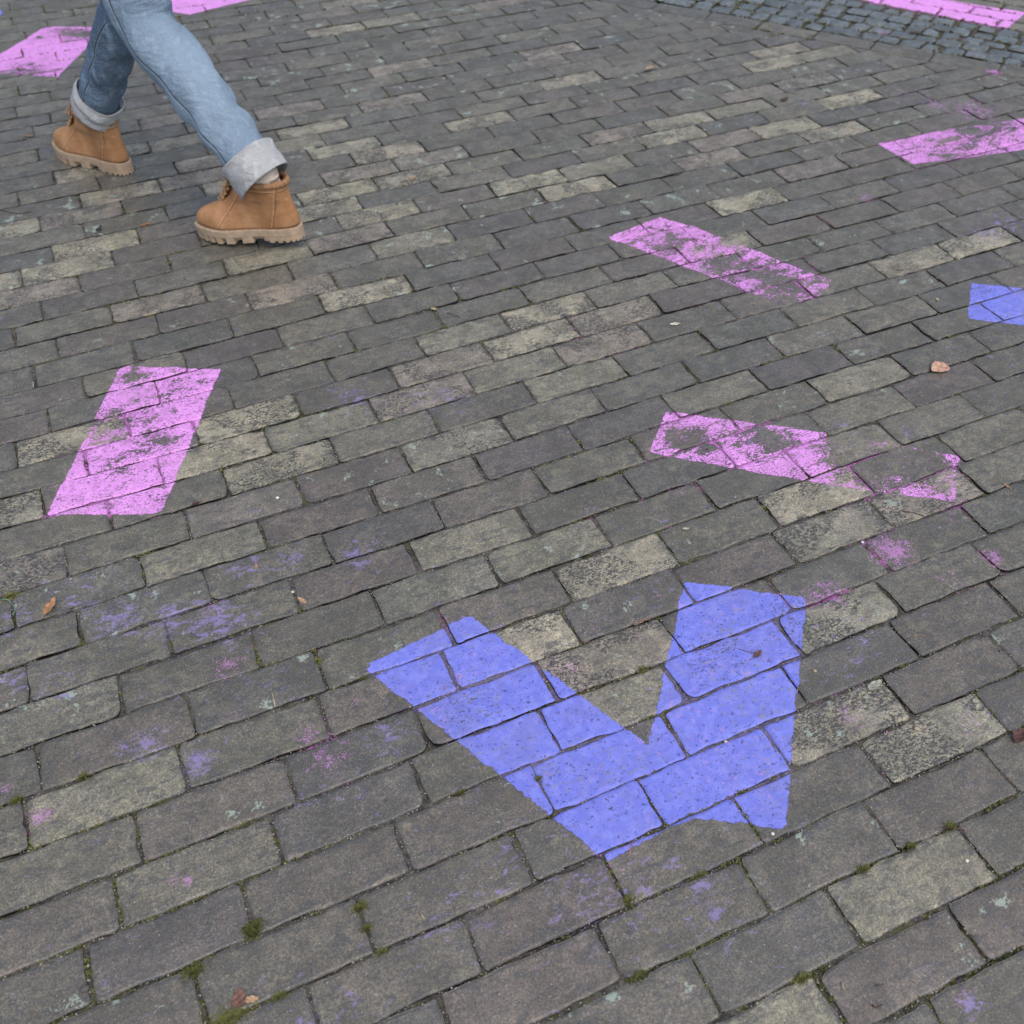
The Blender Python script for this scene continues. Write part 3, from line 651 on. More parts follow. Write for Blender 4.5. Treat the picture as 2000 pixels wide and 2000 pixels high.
# grit
OCT = np.array([(1, 0, 0), (-1, 0, 0), (0, 1, 0), (0, -1, 0), (0, 0, 1), (0, 0, -1)], float)
OF = np.array([(0, 2, 4), (2, 1, 4), (1, 3, 4), (3, 0, 4), (2, 0, 5), (1, 2, 5), (3, 1, 5), (0, 3, 5)])
Vg = []; Fg = []; Ag = []; Bg = []; n0 = 0
def grain(p, z, s, shade, tint):
    global n0
    q = OCT * s * (.6 + .8 * nr.rand(6, 1)); an = nr.rand() * 6.283; c_, s_ = math.cos(an), math.sin(an)
    q = np.c_[q[:, 0] * c_ - q[:, 1] * s_, q[:, 0] * s_ + q[:, 1] * c_, q[:, 2] * .7]
    Vg.append(q + [p[0], p[1], z]); Fg.append(OF + n0); Ag.extend([shade] * 6); Bg.extend([tint] * 6); n0 += 6
for a, b, L, k in J:
    dist = np.linalg.norm(np.append((a + b) / 2, 0) - camp)
    if dist > 3.2: continue
    step = .0028 * max(1, (dist / 1.4) ** 2); m = int(L / step)
    for _ in range(m):
        t = nr.rand(); p = a + (b - a) * t + nr.randn(2) * .0022
        inpk = nr.rand() < spots_field(PINK_S, p[None])[0] * .8
        grain(p, -.0028 + nr.rand() * .002, .0006 + .0009 * nr.rand() ** 2, nr.rand(), 1.0 if inpk else 0.0)
for _ in range(620):
    t = nr.rand(2); p = at(nr.rand() * 2000, 2000 * (nr.rand() ** .7)); grain(p, .0006, .0005 + .0008 * nr.rand() ** 2, nr.rand() ** .6, 1.0 if nr.rand() < .12 else 0.0)
tgm = NT('grit_grain', .8, .4); tgm.col(tgm.mix(tgm.attr('tint'), tgm.mix(tgm.attr('shade'), (.06, .055, .045), (.55, .52, .45)), (.7, .2, .62)))
grit = mesh_obj('grit', np.concatenate(Vg), np.concatenate(Fg), tgm.m, smooth=False, attrs=dict(shade=Ag, tint=Bg)); tag(grit, kind='stuff')
# ------------------------------------------------------------------ leaves, twigs, small litter
def simple(name, col, rough=.7, var=.25, scale=120):
    t = NT(name, rough, .4); n = t.noise(t.co, scale, 4, .6)
    t.col(t.mix(t.ramp(n, .35, .65), tuple(c * (1 - var) for c in col), tuple(min(1, c * (1 + var)) for c in col))); t.nrm(t.bump(n, .4, .0006)); return t.m
def leaf(label, px, py, L, W, col, rot, curl=.25, cup=.3, lift=.002, stem=.25, tip=1.0, name='dry_leaf', cat='leaf', group='fallen leaves and seeds', lobes=0):
    p = at(px, py); na, nb = 18, 8; V = []; F = []
    for i in range(na + 1):
        t = i / na; w = W / 2 * (math.sin(math.pi * min(1, t ** (.75 * tip))) ** .75 if 0 < t < 1 else 0.0) + .00015
        if lobes: w *= 1 + .16 * math.sin(t * math.pi * lobes)
        for j in range(nb + 1):
            s = j / nb * 2 - 1; wob = .0008 * math.sin(t * 17 + s * 5)
            V.append(((t - .5) * L, s * w, lift + cup * w * s * s + curl * L * (t - .5) ** 2 * (1 if t > .5 else .5) + wob + .0006 * (1 - abs(s))))
    for i in range(na):
        for j in range(nb): a = i * (nb + 1) + j; F.append((a, a + nb + 1, a + nb + 2, a + 1))
    m = simple(name + '_' + 'tissue', col, .65, .3, 160)
    o = mesh_obj(name, V, F, m); o.location = (p[0], p[1], .0012); o.rotation_euler = (0, 0, R_(rot))
    sm = o.modifiers.new('thick', 'SOLIDIFY'); sm.thickness = .0004
    if label: tag(o, label, cat, group)
    if stem:
        tube_obj('stem', [(-L * .5, 0, lift + .0006 + curl * L * .125), (-L * .5 - L * stem * .6, .001, lift + .001), (-L * .5 - L * stem, .003, lift * .6 + .0006)], [.0006, .0005, .0004], m, o)
    return o
def tube(path, radii, n=8):
    path = [Vector(p) for p in path]; V = []; F = []
    for i, p in enumerate(path):
        d = (path[min(i + 1, len(path) - 1)] - path[max(i - 1, 0)]).normalized(); up = Vector((0, 0, 1)) if abs(d.z) < .9 else Vector((1, 0, 0))
        a = d.cross(up).normalized(); b = a.cross(d)
        for j in range(n): th = 2 * math.pi * j / n; V.append(p + (a * math.cos(th) + b * math.sin(th)) * radii[i])
    for i in range(len(path) - 1):
        for j in range(n): F.append((i * n + j, i * n + (j + 1) % n, (i + 1) * n + (j + 1) % n, (i + 1) * n + j))
    F.append(tuple(range(n))[::-1]); F.append(tuple((len(path) - 1) * n + j for j in range(n))); return V, F
def tube_obj(name, path, radii, mat, parent=None, n=8):
    V, F = tube(path, radii, n); return mesh_obj(name, V, F, mat, parent)
leaf('pinkish brown round leaf with a short stem, lying right of centre on a grey brick', 1833, 722, .044, .036, (.50, .31, .22), 188, .10, .22, .003, .16)
leaf('small pale cream leaf on a grey brick below the patchy pink bar', 1317, 634, .021, .009, (.62, .60, .50), 165, .06, .1, .001, .1)
leaf('curled orange brown leaf at the left edge below the pink bar', 100, 1187, .036, .014, (.36, .20, .10), 55, .5, .55, .002, .2)
leaf('grey dried leaf on the corner of a speckled light brick right of the blue V', 1708, 1340, .030, .012, (.30, .31, .26), 10, .08, .35, .002, 0)
leaf('dark red brown crumpled leaf at the right edge of the photo', 1988, 1440, .026, .018, (.10, .05, .045), 30, .5, .7, .002, .1, lobes=5)
leaf('small dark torn leaf lying on the blue V', 1480, 1279, .018, .009, (.13, .075, .06), 20, .35, .5, .001, .6, lobes=5)
leaf('bent tan leaf standing up on the dark bricks near the top of the photo', 1272, 138, .052, .014, (.38, .29, .18), 8, -.45, .35, .010, .1)
leaf('dark brown curled leaf on a blue grey brick at the upper right', 1532, 197, .032, .012, (.07, .035, .025), 12, .45, .6, .002, .25, lobes=3)
leaf('reddish brown leaf lying on the cobblestones', 1785, 66, .036, .014, (.09, .045, .04), -20, .3, .5, .002, .2, lobes=3)
leaf('brown leaf crumb at the joint of the cobblestones and dark moss, upper right', 1608, 27, .03, .014, (.08, .05, .035), 30, .4, .5, .002, .1)
leaf('dull red leaf fragment at the bottom left on dark damp brick', 468, 1950, .022, .018, (.16, .085, .065), 70, .15, .2, .001, 0, lobes=3)
leaf('pale tan leaf fragment beside the dull red one at the bottom left', 494, 1954, .017, .008, (.50, .33, .20), -15, .25, .35, .003, 0)
leaf('winged brown seed in a joint at the centre left', 590, 1174, .020, .007, (.48, .33, .20), 118, .2, .3, .001, 0, name='winged_seed', cat='seed')
leaf('thin tan seed wing on a brick under the lilac smudge, left of centre', 501, 1108, .014, .004, (.42, .29, .17), 75, .2, .3, .001, 0, name='winged_seed', cat='seed')
leaf('tan seed upright in the joint at the right edge', 1966, 951, .017, .005, (.38, .26, .17), 100, .4, .3, .001, .1, name='winged_seed', cat='seed')
leaf('folded tan seed on a speckled brick in the upper middle', 803, 352, .030, .006, (.42, .28, .15), 8, .6, .4, .002, 0, name='winged_seed', cat='seed')
leaf('orange seed between the two boots on a joint', 283, 440, .024, .007, (.36, .17, .07), 10, .2, .3, .001, 0, name='winged_seed', cat='seed')
leaf('dark curled leaf standing on the bricks between the two boots', 195, 451, .026, .010, (.035, .035, .045), 55, .9, .7, .003, .2)
leaf('small brown leaf left of the front boot', 56, 268, .030, .009, (.28, .19, .11), -25, .3, .4, .002, .3)
leaf('tiny pale leaf sliver under the broken pink bar', 1339, 1034, .012, .004, (.5, .5, .42), -20, .2, .2, .001, 0)
leaf('yellow tan leaf crumb at a brick corner in the centre of the photo', 848, 606, .014, .008, (.42, .37, .20), -30, .3, .4, .002, 0)
leaf('tiny yellow leaf on a brick left of the small blue bar', 1830, 587, .011, .006, (.42, .40, .20), 60, .3, .3, .002, 0)
leaf('brown leaf sliver in the joint inside the gap of the blue V', 1251, 1215, .028, .006, (.20, .13, .10), 8, .1, .3, .0, 0)
leaf('dark leaf scrap by a joint below the left pink bar', 383, 986, .014, .007, (.07, .03, .03), 10, .5, .6, .001, .2)
M_TW = simple('twig_bark', (.10, .055, .04), .8); M_TW2 = simple('straw_stalk', (.42, .36, .24), .7); M_TH = simple('green_thread', (.16, .36, .32), .6)
def stick(label, pts, rad, mat, name='twig', cat='twig'):
    P = [at(px, py) for px, py in pts]; c = P[0]; path = [(p[0] - c[0], p[1] - c[1], .0018 + .0015 * math.sin(i * 2.1)) for i, p in enumerate(P)]
    o = tube_obj(name, path, [rad * (1 - .35 * i / len(P)) for i in range(len(P))], mat, n=6); o.location = (c[0], c[1], 0); tag(o, label, cat, 'twigs and stalks'); return o
stick('thin dark twig across a light brick right of the broken pink bar', [(1762,1000),(1783,1003),(1805,1008)], .0010, M_TW)
stick('dark twig in the mossy joint at the lower right', [(1842,1617),(1865,1619),(1885,1622)], .0011, M_TW)
stick('dark bent twig at the bottom right on a reddish brick', [(1702,1964),(1712,1971),(1722,1963)], .0013, M_TW)
stick('short dark twig just above the bent one at the bottom right', [(1708,1926),(1725,1925)], .0008, M_TW)
stick('pale match like stalk standing out on the bricks at the lower left', [(538,1382),(534,1362),(531,1338)], .0009, M_TW2, 'dry_stalk', 'stalk')
stick('pale short straw on a dark brick at the bottom right', [(1643,1918),(1647,1934)], .0010, M_TW2, 'dry_stalk', 'stalk')
stick('pale straw on a brick near the bottom middle', [(822,1784),(829,1797)], .0009, M_TW2, 'dry_stalk', 'stalk')
stick('dark straight twig on a brick in the upper left quarter', [(873,612),(885,616),(899,621)], .0008, M_TW)
stick('brown twig at the left edge level with the rear boot', [(0,411),(20,416),(38,418),(60,414)], .0012, M_TW)
stick('red brown twig in a joint at the upper right', [(1587,418),(1608,431),(1630,443)], .0010, simple('red_twig', (.22, .08, .07)))
stick('thin orange pine needle just below the foot of the blue V', [(1229,1672),(1233,1655),(1236,1643)], .0005, simple('needle_red', (.5, .2, .12)), 'pine_needle', 'needle')
stick('fine reddish needle on the dark brick right of the blue V', [(1777,1244),(1795,1242),(1812,1243)], .0005, simple('needle_brown', (.36, .2, .13)), 'pine_needle', 'needle')
stick('thin dark stalk lying across the upper right stroke of the blue V', [(1440,1268),(1462,1276),(1492,1279)], .0006, M_TW)
stick('curved green thread at the left edge of the photo', [(2,1171),(18,1174),(28,1184),(31,1194),(26,1203)], .0006, M_TH, 'plastic_thread', 'thread')
def pebble(label, px, py, s, col, flat=.7):
    p = at(px, py); bm = bmesh.new(); bmesh.ops.create_icosphere(bm, subdivisions=3, radius=s)
    rr = np.random.RandomState(int(px))
    for v in bm.verts: k = 1 + .22 * (vn([v.co.x * 400 + px], [v.co.y * 400 + v.co.z * 300])[0] - .5); v.co = Vector((v.co.x * k * 1.2, v.co.y * k, v.co.z * k * flat))
    me = bpy.data.meshes.new('pebble'); bm.to_mesh(me); bm.free(); me.polygons.foreach_set('use_smooth', np.ones(len(me.polygons), bool)); me.materials.append(simple('pebble_stone', col, .6, .2, 300))
    o = bpy.data.objects.new('pebble', me); C.objects.link(o); o.location = (p[0], p[1], s * flat * .8); tag(o, label, 'pebble', 'loose pebbles')
pebble('dark grey pebble beside the mossy joint at the bottom left', 166, 1932, .0050, (.10, .095, .09))
pebble('white stone chip on the light brick at the lower right', 1888, 1682, .0022, (.75, .72, .66))
pebble('tan pebble on the speckled light brick at the right edge', 1789, 1424, .0030, (.42, .33, .22))
pebble('tan pebble on the lichened brick right of the blue V', 1591, 1311, .0026, (.38, .30, .20))
pebble('small grey brown pebble by the joint at the left edge above the brown leaf', 138, 1132, .0030, (.25, .23, .2))
pebble('cream stone chip in the joint within the blue V', 1417, 1449, .0022, (.60, .52, .36))
pebble('white chip at the corner of two bricks above the blue V', 1684, 1060, .0024, (.7, .7, .68))
pebble('cream chip on the centre left joint next to the winged seed', 572, 1157, .0024, (.6, .58, .45))
pebble('white chip at the foot of the right stroke of the blue V', 1509, 1629, .0022, (.7, .72, .7))
pebble('white shell like chip on the brick below the left pink bar', 542, 973, .0026, (.75, .75, .72))
pebble('dark round grain in the lower corner of the broken pink bar', 1381, 878, .0020, (.03, .03, .03))

# ------------------------------------------------------------------ the walker
DW = Vector((-.455, .891, 0)); RT = Vector((.891, .455, 0))
def denim(name, lo, hi):
    t = NT(name, .85, .25); fade_shade = t.attr('fade_shade'); n = t.noise(t.co, 7, 4, .6); w = t.noise(t.vec((900, 900, 250)), 1, 2); s = t.noise(t.vec((60, 60, 14)), 1, 4, .6)
    base = t.mix(t.math('ADD', t.math('MULTIPLY', t.ramp(n, .3, .7), .24), t.math('MULTIPLY', fade_shade, .74)), lo, hi); base = t.mix(t.ramp(w, .4, .7, 0, .35), base, tuple(min(1, c * 1.7) for c in hi)); base = t.mix(t.ramp(s, .5, .75, 0, .4), base, tuple(min(1, c * 1.5) for c in hi))
    t.col(base); sm_ = t.attr('seam'); base = t.mix(t.ramp(sm_, .55, .8, 0, .7), base, tuple(c * .5 for c in lo)); base = t.mix(t.math('MULTIPLY', t.ramp(sm_, .2, .35), t.ramp(sm_, .5, .4, 0, .6)), base, (.5, .52, .5)); t.col(base); cr = t.noise(t.vec((22, 22, 48)), 1, 3, .5, .8); w = t.math('SUBTRACT', w, t.math('MULTIPLY', sm_, 2.0)); t.nrm(t.bump(t.math('ADD', t.math('MULTIPLY', cr, 5.0), t.math('ADD', w, s)), .7, .0022)); return t.m
M_DEN = denim('blue_denim', (.036, .070, .125), (.30, .41, .52)); M_CUFF = denim('turned_denim', (.34, .37, .39), (.62, .62, .60))
def suede():
    t = NT('tan_nubuck', .85, .25); n = t.noise(t.co, 18, 5, .6); g = t.noise(t.co, 700, 3, .6)
    sx = t.n.new('ShaderNodeSeparateXYZ'); t.l.new(t.co, sx.inputs[0]); X, Y, Z = sx.outputs
    def line(e, w): return t.ramp(t.math('ABSOLUTE', e), w, w * .4)
    s1 = t.math('SUBTRACT', X, t.math('ADD', .188, t.math('MULTIPLY', t.math('SUBTRACT', Z, .05), -.9)))
    s2 = t.math('SUBTRACT', X, t.math('ADD', .052, t.math('MULTIPLY', t.math('SUBTRACT', Z, .05), -.35)))
    s3 = t.math('SUBTRACT', Z, t.math('ADD', .126, t.math('MULTIPLY', X, .05)))
    seam = t.math('MAXIMUM', line(s1, .0014), t.math('MAXIMUM', line(s2, .0014), line(s3, .0014)))
    st = t.math('MAXIMUM', line(t.math('SUBTRACT', s1, .0045), .0012), t.math('MAXIMUM', line(t.math('SUBTRACT', s2, .0045), .0012), line(t.math('SUBTRACT', s3, .004), .0012)))
    st = t.math('MULTIPLY', st, t.ramp(t.noise(t.co, 400, 1), .42, .5))
    sc = t.noise(t.vec((60, 60, 60)), 1, 6, .75)
    bs = t.mix(t.ramp(n, .3, .7), (.33, .165, .07), (.52, .29, .15)); bs = t.mix(t.ramp(sc, .55, .68, 0, .45), bs, (.26, .15, .08)); bs = t.mix(t.ramp(sc, .44, .32, 0, .35), bs, (.62, .42, .27))
    bs = t.mix(t.math('MULTIPLY', seam, .65), bs, (.16, .075, .03)); bs = t.mix(t.math('MULTIPLY', st, .7), bs, (.70, .52, .33)); t.col(bs)
    crs = t.noise(t.vec((18, 40, 55)), 1, 4, .6, 1.0); n = t.math('ADD', t.math('MULTIPLY', crs, 3.0), t.math('SUBTRACT', n, seam))
    t.nrm(t.bump(t.math('ADD', n, t.math('MULTIPLY', g, .4)), .4, .002)); return t.m
M_SUEDE = suede(); M_COLLAR = simple('brown_padding', (.34, .19, .10), .8); M_SOLE = simple('beige_rubber', (.44, .335, .235), .7, .12, 60); M_PAD = simple('cream_wool', (.66, .58, .48), .95, .18, 500); M_LACE = simple('tan_lace', (.42, .26, .14), .8); M_STITCH = simple('pale_stitch', (.6, .45, .3), .8)
person = empty('person', tuple((at(262, 338) + at(590, 476)) / 2) + (0,)); tag(person, 'person striding left in blue jeans with turned up cuffs and tan lace up boots', 'person')
bpy.context.view_layer.update()
def place(o, M=None):
    o.parent = person; o.matrix_parent_inverse = Matrix.Translation(person.location).inverted()
    if M is not None: o.matrix_world = M
    return o
def outline(n=64, grow=0.0):
    """footprint of the boot, heel back at x=0, toe at x=.285"""
    P = []
    for i in range(n):
        th = 2 * math.pi * i / n; c = math.cos(th); s = math.sin(th)
        x = .1425 + .1425 * (abs(c) ** .78) * (1 if c > 0 else -1); t = x / .285
        w = .0365 + .014 * math.exp(-((t - .70) / .24) ** 2) - .0045 * math.exp(-((t - .38) / .13) ** 2)
        y = w * (abs(s) ** .72) * (1 if s > 0 else -1) + .006 * math.sin((t - .3) * 2.6) * (t > .3)
        P.append((x + grow * c, y + grow * s))
    return P
def slab(bm, P, z0, z1):
    a = [bm.verts.new((x, y, z0)) for x, y in P]; b = [bm.verts.new((x, y, z1)) for x, y in P]; n = len(P)
    bm.faces.new(a[::-1]); bm.faces.new(b)
    for i in range(n): bm.faces.new((a[i], a[(i + 1) % n], b[(i + 1) % n], b[i]))
def fin(bm, name, mat, bevel=0):
    bmesh.ops.recalc_face_normals(bm, faces=bm.faces[:])
    me = bpy.data.meshes.new(name); bm.to_mesh(me); bm.free(); me.materials.append(mat)
    o = bpy.data.objects.new(name, me); C.objects.link(o)
    me.polygons.foreach_set('use_smooth', np.ones(len(me.polygons), bool)); me.update()
    if bevel: m = o.modifiers.new('bevel', 'BEVEL'); m.width = bevel; m.segments = 2; m.limit_method = 'ANGLE'
    w = o.modifiers.new('wn', 'WEIGHTED_NORMAL') if bevel else None
    return o
def make_boot(M):
    rings = [(.030, .001, .281, 1.0), (.042, -.001, .282, 1.0), (.054, -.002, .278, .99), (.064, -.001, .269, .965), (.073, .001, .252, .93), (.081, .003, .226, .89), (.089, .005, .203, .86), (.098, .007, .184, .85), (.108, .009, .168, .86), (.120, .010, .155, .89), (.133, .009, .148, .94), (.146, .006, .147, .98), (.152, .008, .145, .96)]
    n = 48; V = []; F = []
    for z, xb, xf, ws in rings:
        for i in range(n):
            th = 2 * math.pi * i / n; c = math.cos(th); s = math.sin(th); xc = (xb + xf) / 2; a = (xf - xb) / 2
            x = xc + a * (abs(c) ** .82) * (1 if c > 0 else -1); t = x / .285
            w = .0355 + .0135 * math.exp(-((t - .70) / .22) ** 2) * max(0, 1 - (z - .03) / .075) - .004 * math.exp(-((t - .38) / .13) ** 2)
            w = w * ws + (.004 if z > .1 else 0)
            y = w * (abs(s) ** .8) * (1 if s > 0 else -1) + .006 * math.sin((t - .3) * 2.6) * (t > .3)
            wr = .0016 * math.sin(x * 120 + z * 160) * math.exp(-((x - .165) / .035) ** 2) + .0015 * math.sin(z * 190 + y * 40) * math.exp(-((x - .03) / .05) ** 2) * (z > .07)
            V.append((x, y * (1 + wr * 12), z + wr))
    for k in range(len(rings) - 1):
        for i in range(n): F.append((k * n + i, k * n + (i + 1) % n, (k + 1) * n + (i + 1) % n, (k + 1) * n + i))
    F.append(tuple(range(n))[::-1])
    # tuck the top inwards so the shaft has a lip
    base = (len(rings) - 1) * n
    for i in range(n): x, y, z = V[base + i]; V.append((.076 + (x - .076) * .88, y * .86, z - .006))
    for i in range(n): F.append((base + i, base + (i + 1) % n, base + n + (i + 1) % n, base + n + i))
    boot = mesh_obj('boot', V, F, M_SUEDE); ss = boot.modifiers.new('s', 'SUBSURF'); ss.levels = 2; ss.render_levels = 2
    place(boot, M)
    def child(o): o.parent = boot; return o
    # sole: welt and midsole slab, heel block, tread lugs round the rim
    bm = bmesh.new(); slab(bm, outline(64, .0035), .016, .0335); slab(bm, [p for p in outline(64, -.006)], .006, .017)
    P = outline(160, .003); Pi = outline(160, -.016)
    i = 0
    while i < 160:
        j = i + 3; x = P[i][0]
        arch = .095 < x < .125
        if not arch:
            a0, a1 = P[i], P[j % 160]; b0, b1 = Pi[i], Pi[j % 160]
            vs = [bm.verts.new((p[0], p[1], z)) for z in (0, .0175) for p in (a0, a1, b1, b0)]
            for q in ((0, 1, 2, 3), (7, 6, 5, 4), (0, 4, 5, 1), (1, 5, 6, 2), (2, 6, 7, 3), (3, 7, 4, 0)): bm.faces.new([vs[t] for t in q])
        i += 5
    hb = [(x, y) for x, y in outline(64, .002) if x < .095]; hb.sort(key=lambda p: math.atan2(p[1], p[0] - .05)); slab(bm, hb, .004, .0178)
    child(fin(bm, 'sole', M_SOLE, .0012))
    # welt stitching, toe seam, collar, tongue, laces
    W_ = outline(90, -.001)
    bm = bmesh.new()
    for i in range(0, 90):
        x, y = W_[i]; x2, y2 = W_[(i + 1) % 90]; V2, F2 = tube([(x, y, .0342), (x + (x2 - x) * .6, y + (y2 - y) * .6, .0342)], [.0008, .0008], 5)
        vs = [bm.verts.new(v) for v in V2]; [bm.faces.new([vs[t] for t in f_]) for f_ in F2]
    child(fin(bm, 'welt_stitching', M_STITCH))
    col = []
    V2, F2 = [], []
    nn = 40
    for i in range(nn):
        th = 2 * math.pi * i / nn; cx_, cy_ = .076 + .071 * math.cos(th), .040 * math.sin(th)
        for j in range(10):
            ph = 2 * math.pi * j / 10; rr = .0062; V2.append((cx_ + rr * math.cos(ph) * math.cos(th), cy_ + rr * math.cos(ph) * math.sin(th), .150 + rr * 1.3 * math.sin(ph) + .005 * math.cos(th)))
    for i in range(nn):
        for j in range(10): F2.append((i * 10 + j, ((i + 1) % nn) * 10 + j, ((i + 1) % nn) * 10 + (j + 1) % 10, i * 10 + (j + 1) % 10))
    child(mesh_obj('padded_collar', V2, F2, M_COLLAR))
    Vt = []; Ft = []
    for i in range(9):
        t = i / 8; x = .205 - .062 * t ** .8; z = .086 + .092 * t
        for j in range(7): s = j / 6 * 2 - 1; Vt.append((x - .006 * s * s, s * (.017 + .008 * t), z + .002 - .004 * s * s))
    for i in range(8):
        for j in range(6): a = i * 7 + j; Ft.append((a, a + 1, a + 8, a + 7))
    tg_ = child(mesh_obj('tongue', Vt, Ft, M_SUEDE)); sm = tg_.modifiers.new('t', 'SOLIDIFY'); sm.thickness = .004
    for i in range(5):
        t = i / 4; x = .196 - .046 * t; z = .093 + .052 * t; w = .020 + .003 * t
        child(tube_obj('lace', [(x - .008, -w, z - .003), (x + .004, -w * .4, z + .005), (x + .001 - .006, w * .5, z + .010), (x - .014, w, z + .008)], [.0018] * 4, M_LACE))
        child(tube_obj('lace', [(x - .008, w, z - .003), (x + .005, w * .4, z + .006), (x - .004, -w * .5, z + .011), (x - .014, -w, z + .008)], [.0018] * 4, M_LACE))
    for s in (-1, 1): child(tube_obj('lace', [(.152, s * .004, .153), (.168, s * .016, .150), (.172, s * .026, .138), (.158, s * .026, .140), (.155, s * .006, .154)], [.0015] * 5, M_LACE))
    return boot
hB = at(255, 340); aB = math.atan2(at(118, 290)[1] - hB[1], at(118, 290)[0] - hB[0])
make_boot(Matrix.Translation((hB[0], hB[1], .0005)) @ Matrix.Rotation(aB, 4, 'Z'))
tA = at(398, 452); eA = at(588, 482); aA = math.atan2(tA[1] - eA[1], tA[0] - eA[0])
MA = Matrix.Translation((tA[0], tA[1], .0005)) @ Matrix.Rotation(aA, 4, 'Z') @ Matrix.Rotation(R_(5.5), 4, 'Y') @ Matrix.Translation((-.282, 0, 0))
make_boot(MA)

def interp_path(K, m):
    """Catmull-Rom through (x,y,z,ra,rb) keys"""
    K = np.array(K, float); out = []; n = len(K) - 1
    for i in range(n):
        p0, p1, p2, p3 = K[max(i - 1, 0)], K[i], K[i + 1], K[min(i + 2, n)]
        for t in np.linspace(0, 1, m, endpoint=i == n - 1): out.append(.5 * ((2 * p1) + (-p0 + p2) * t + (2 * p0 - 5 * p1 + 4 * p2 - p3) * t ** 2 + (-p0 + 3 * p1 - 3 * p2 + p3) * t ** 3))
    return out
def sleeve(K, fold=.004, seed=0, n=72, m=14):
    """cloth tube with soft folds; K keys (x,y,z,r_along_walk,r_across)"""
    Q = interp_path(K, m); V = []; F = []
    for i, q in enumerate(Q):
        c = Vector(q[:3]); nx = Vector(Q[min(i + 1, len(Q) - 1)][:3]) - Vector(Q[max(i - 1, 0)][:3]); d = nx.normalized(); a = RT.cross(d).normalized(); b = d.cross(a).normalized()
        for j in range(n):
            th = 2 * math.pi * j / n
            f_ = fold * min(1, (i + 1) / 12) * (1.5 * (abs(math.sin(i * .41 + 1.3 * math.sin(th + seed) + seed)) ** 3 - .3) * (1 + math.cos(th + seed)) * .6 + math.sin(3 * th + i * .22 + seed) * .5 + math.sin(i * .62 + 2.2 * math.cos(th + seed)) * .9 + .5 * math.sin(5 * th - i * .35 + seed * 2))
            V.append(c + a * math.cos(th) * (q[3] + f_) + b * math.sin(th) * (q[4] + f_))
    for i in range(len(Q) - 1):
        for j in range(n): F.append((i * n + j, i * n + (j + 1) % n, (i + 1) * n + (j + 1) % n, (i + 1) * n + j))
    return V, F
bB = Vector((hB[0], hB[1], 0)); dB = Vector((math.cos(aB), math.sin(aB), 0)); ankB = bB + dB * .066
ankA = MA @ Vector((.078, 0, .10)); dA = Vector((math.cos(aA), math.sin(aA), 0))
HIP = Vector((-.555, 2.335, .90))
kneeB = Vector((-.560, 2.43, .48)); kneeA = Vector((-.545, 2.30, .475))
hipB = HIP - RT * .03 + DW * .03; hipA = HIP + RT * .075
def K(p, ra, rb): return (p.x, p.y, p.z, ra, rb)
def lerp(a, b, t): return a * (1 - t) + b * t
cB = Vector((ankB.x, ankB.y, .166)); cA = MA @ Vector((.072, 0, .160))
keysB = [K(cB, .053, .049), K(lerp(cB, kneeB, .3), .053, .050), K(lerp(cB, kneeB, .65), .056, .053), K(kneeB, .060, .056), K(lerp(kneeB, hipB, .5), .078, .074), K(hipB, .098, .088)]
keysA = [K(cA, .062, .056), K(lerp(cA, kneeA, .3), .062, .058), K(lerp(cA, kneeA, .62), .070, .064), K(kneeA, .072, .066), K(lerp(kneeA, hipA, .5), .084, .078), K(hipA, .098, .088)]
V, F = sleeve(keysB, .0026, 1.0); V2, F2 = sleeve(keysA, .0036, 4.0); FADE_SHADE = [.04 + .25 * max(0, 1 - i / len(V) * 9) for i in range(len(V))] + [.55 + .4 * math.exp(-((i / len(V2) - .35) / .25) ** 2) for i in range(len(V2))]; o_ = len(V); V += V2; F += [tuple(i + o_ for i in f_) for f_ in F2]  # front leg's shade painted in as darker denim; rear leg lighter, faded cloth
seat = [K(HIP + Vector((0, 0, -.07)), .09, .15), K(HIP + Vector((0, 0, .02)), .115, .168), K(HIP + Vector((0, 0, .12)), .10, .15)]
V3, F3 = sleeve(seat, .002, 2.0); o_ = len(V); V += V3; F += [tuple(i + o_ for i in f_) for f_ in F3]
SEAM = [float((i % 72) in (18, 54)) for i in range(len(V))]; FADE_SHADE += [.3] * (len(V) - len(FADE_SHADE)); jeans = mesh_obj('jeans', V, F, M_DEN, attrs=dict(fade_shade=FADE_SHADE, seam=SEAM)); sm = jeans.modifiers.new('t', 'SOLIDIFY'); sm.thickness = .002; sm.offset = -1; place(jeans)
for c0, kn, sd in ((cB, kneeB, 1.0), (cA, kneeA, 4.0)):
    dd = (kn - c0).normalized(); big = .007
    wd = (.066, .056) if sd == 1.0 else (.080, .064); up = (.054, .050) if sd == 1.0 else (.063, .059)
    ks = [K(c0 - dd * (.010 if sd == 1.0 else .022), wd[0], wd[1]), K(c0 + dd * .022, (wd[0] + up[0] + .010) / 2, (wd[1] + up[1] + .010) / 2), K(c0 + dd * .050, up[0] + .007, up[1] + .007)]
    Vc, Fc = sleeve(ks, .0026, sd, m=8); cf = mesh_obj('cuff', Vc, Fc, M_CUFF); cf.parent = jeans; cf.matrix_parent_inverse = jeans.matrix_world.inverted(); sm = cf.modifiers.new('t', 'SOLIDIFY'); sm.thickness = .0025
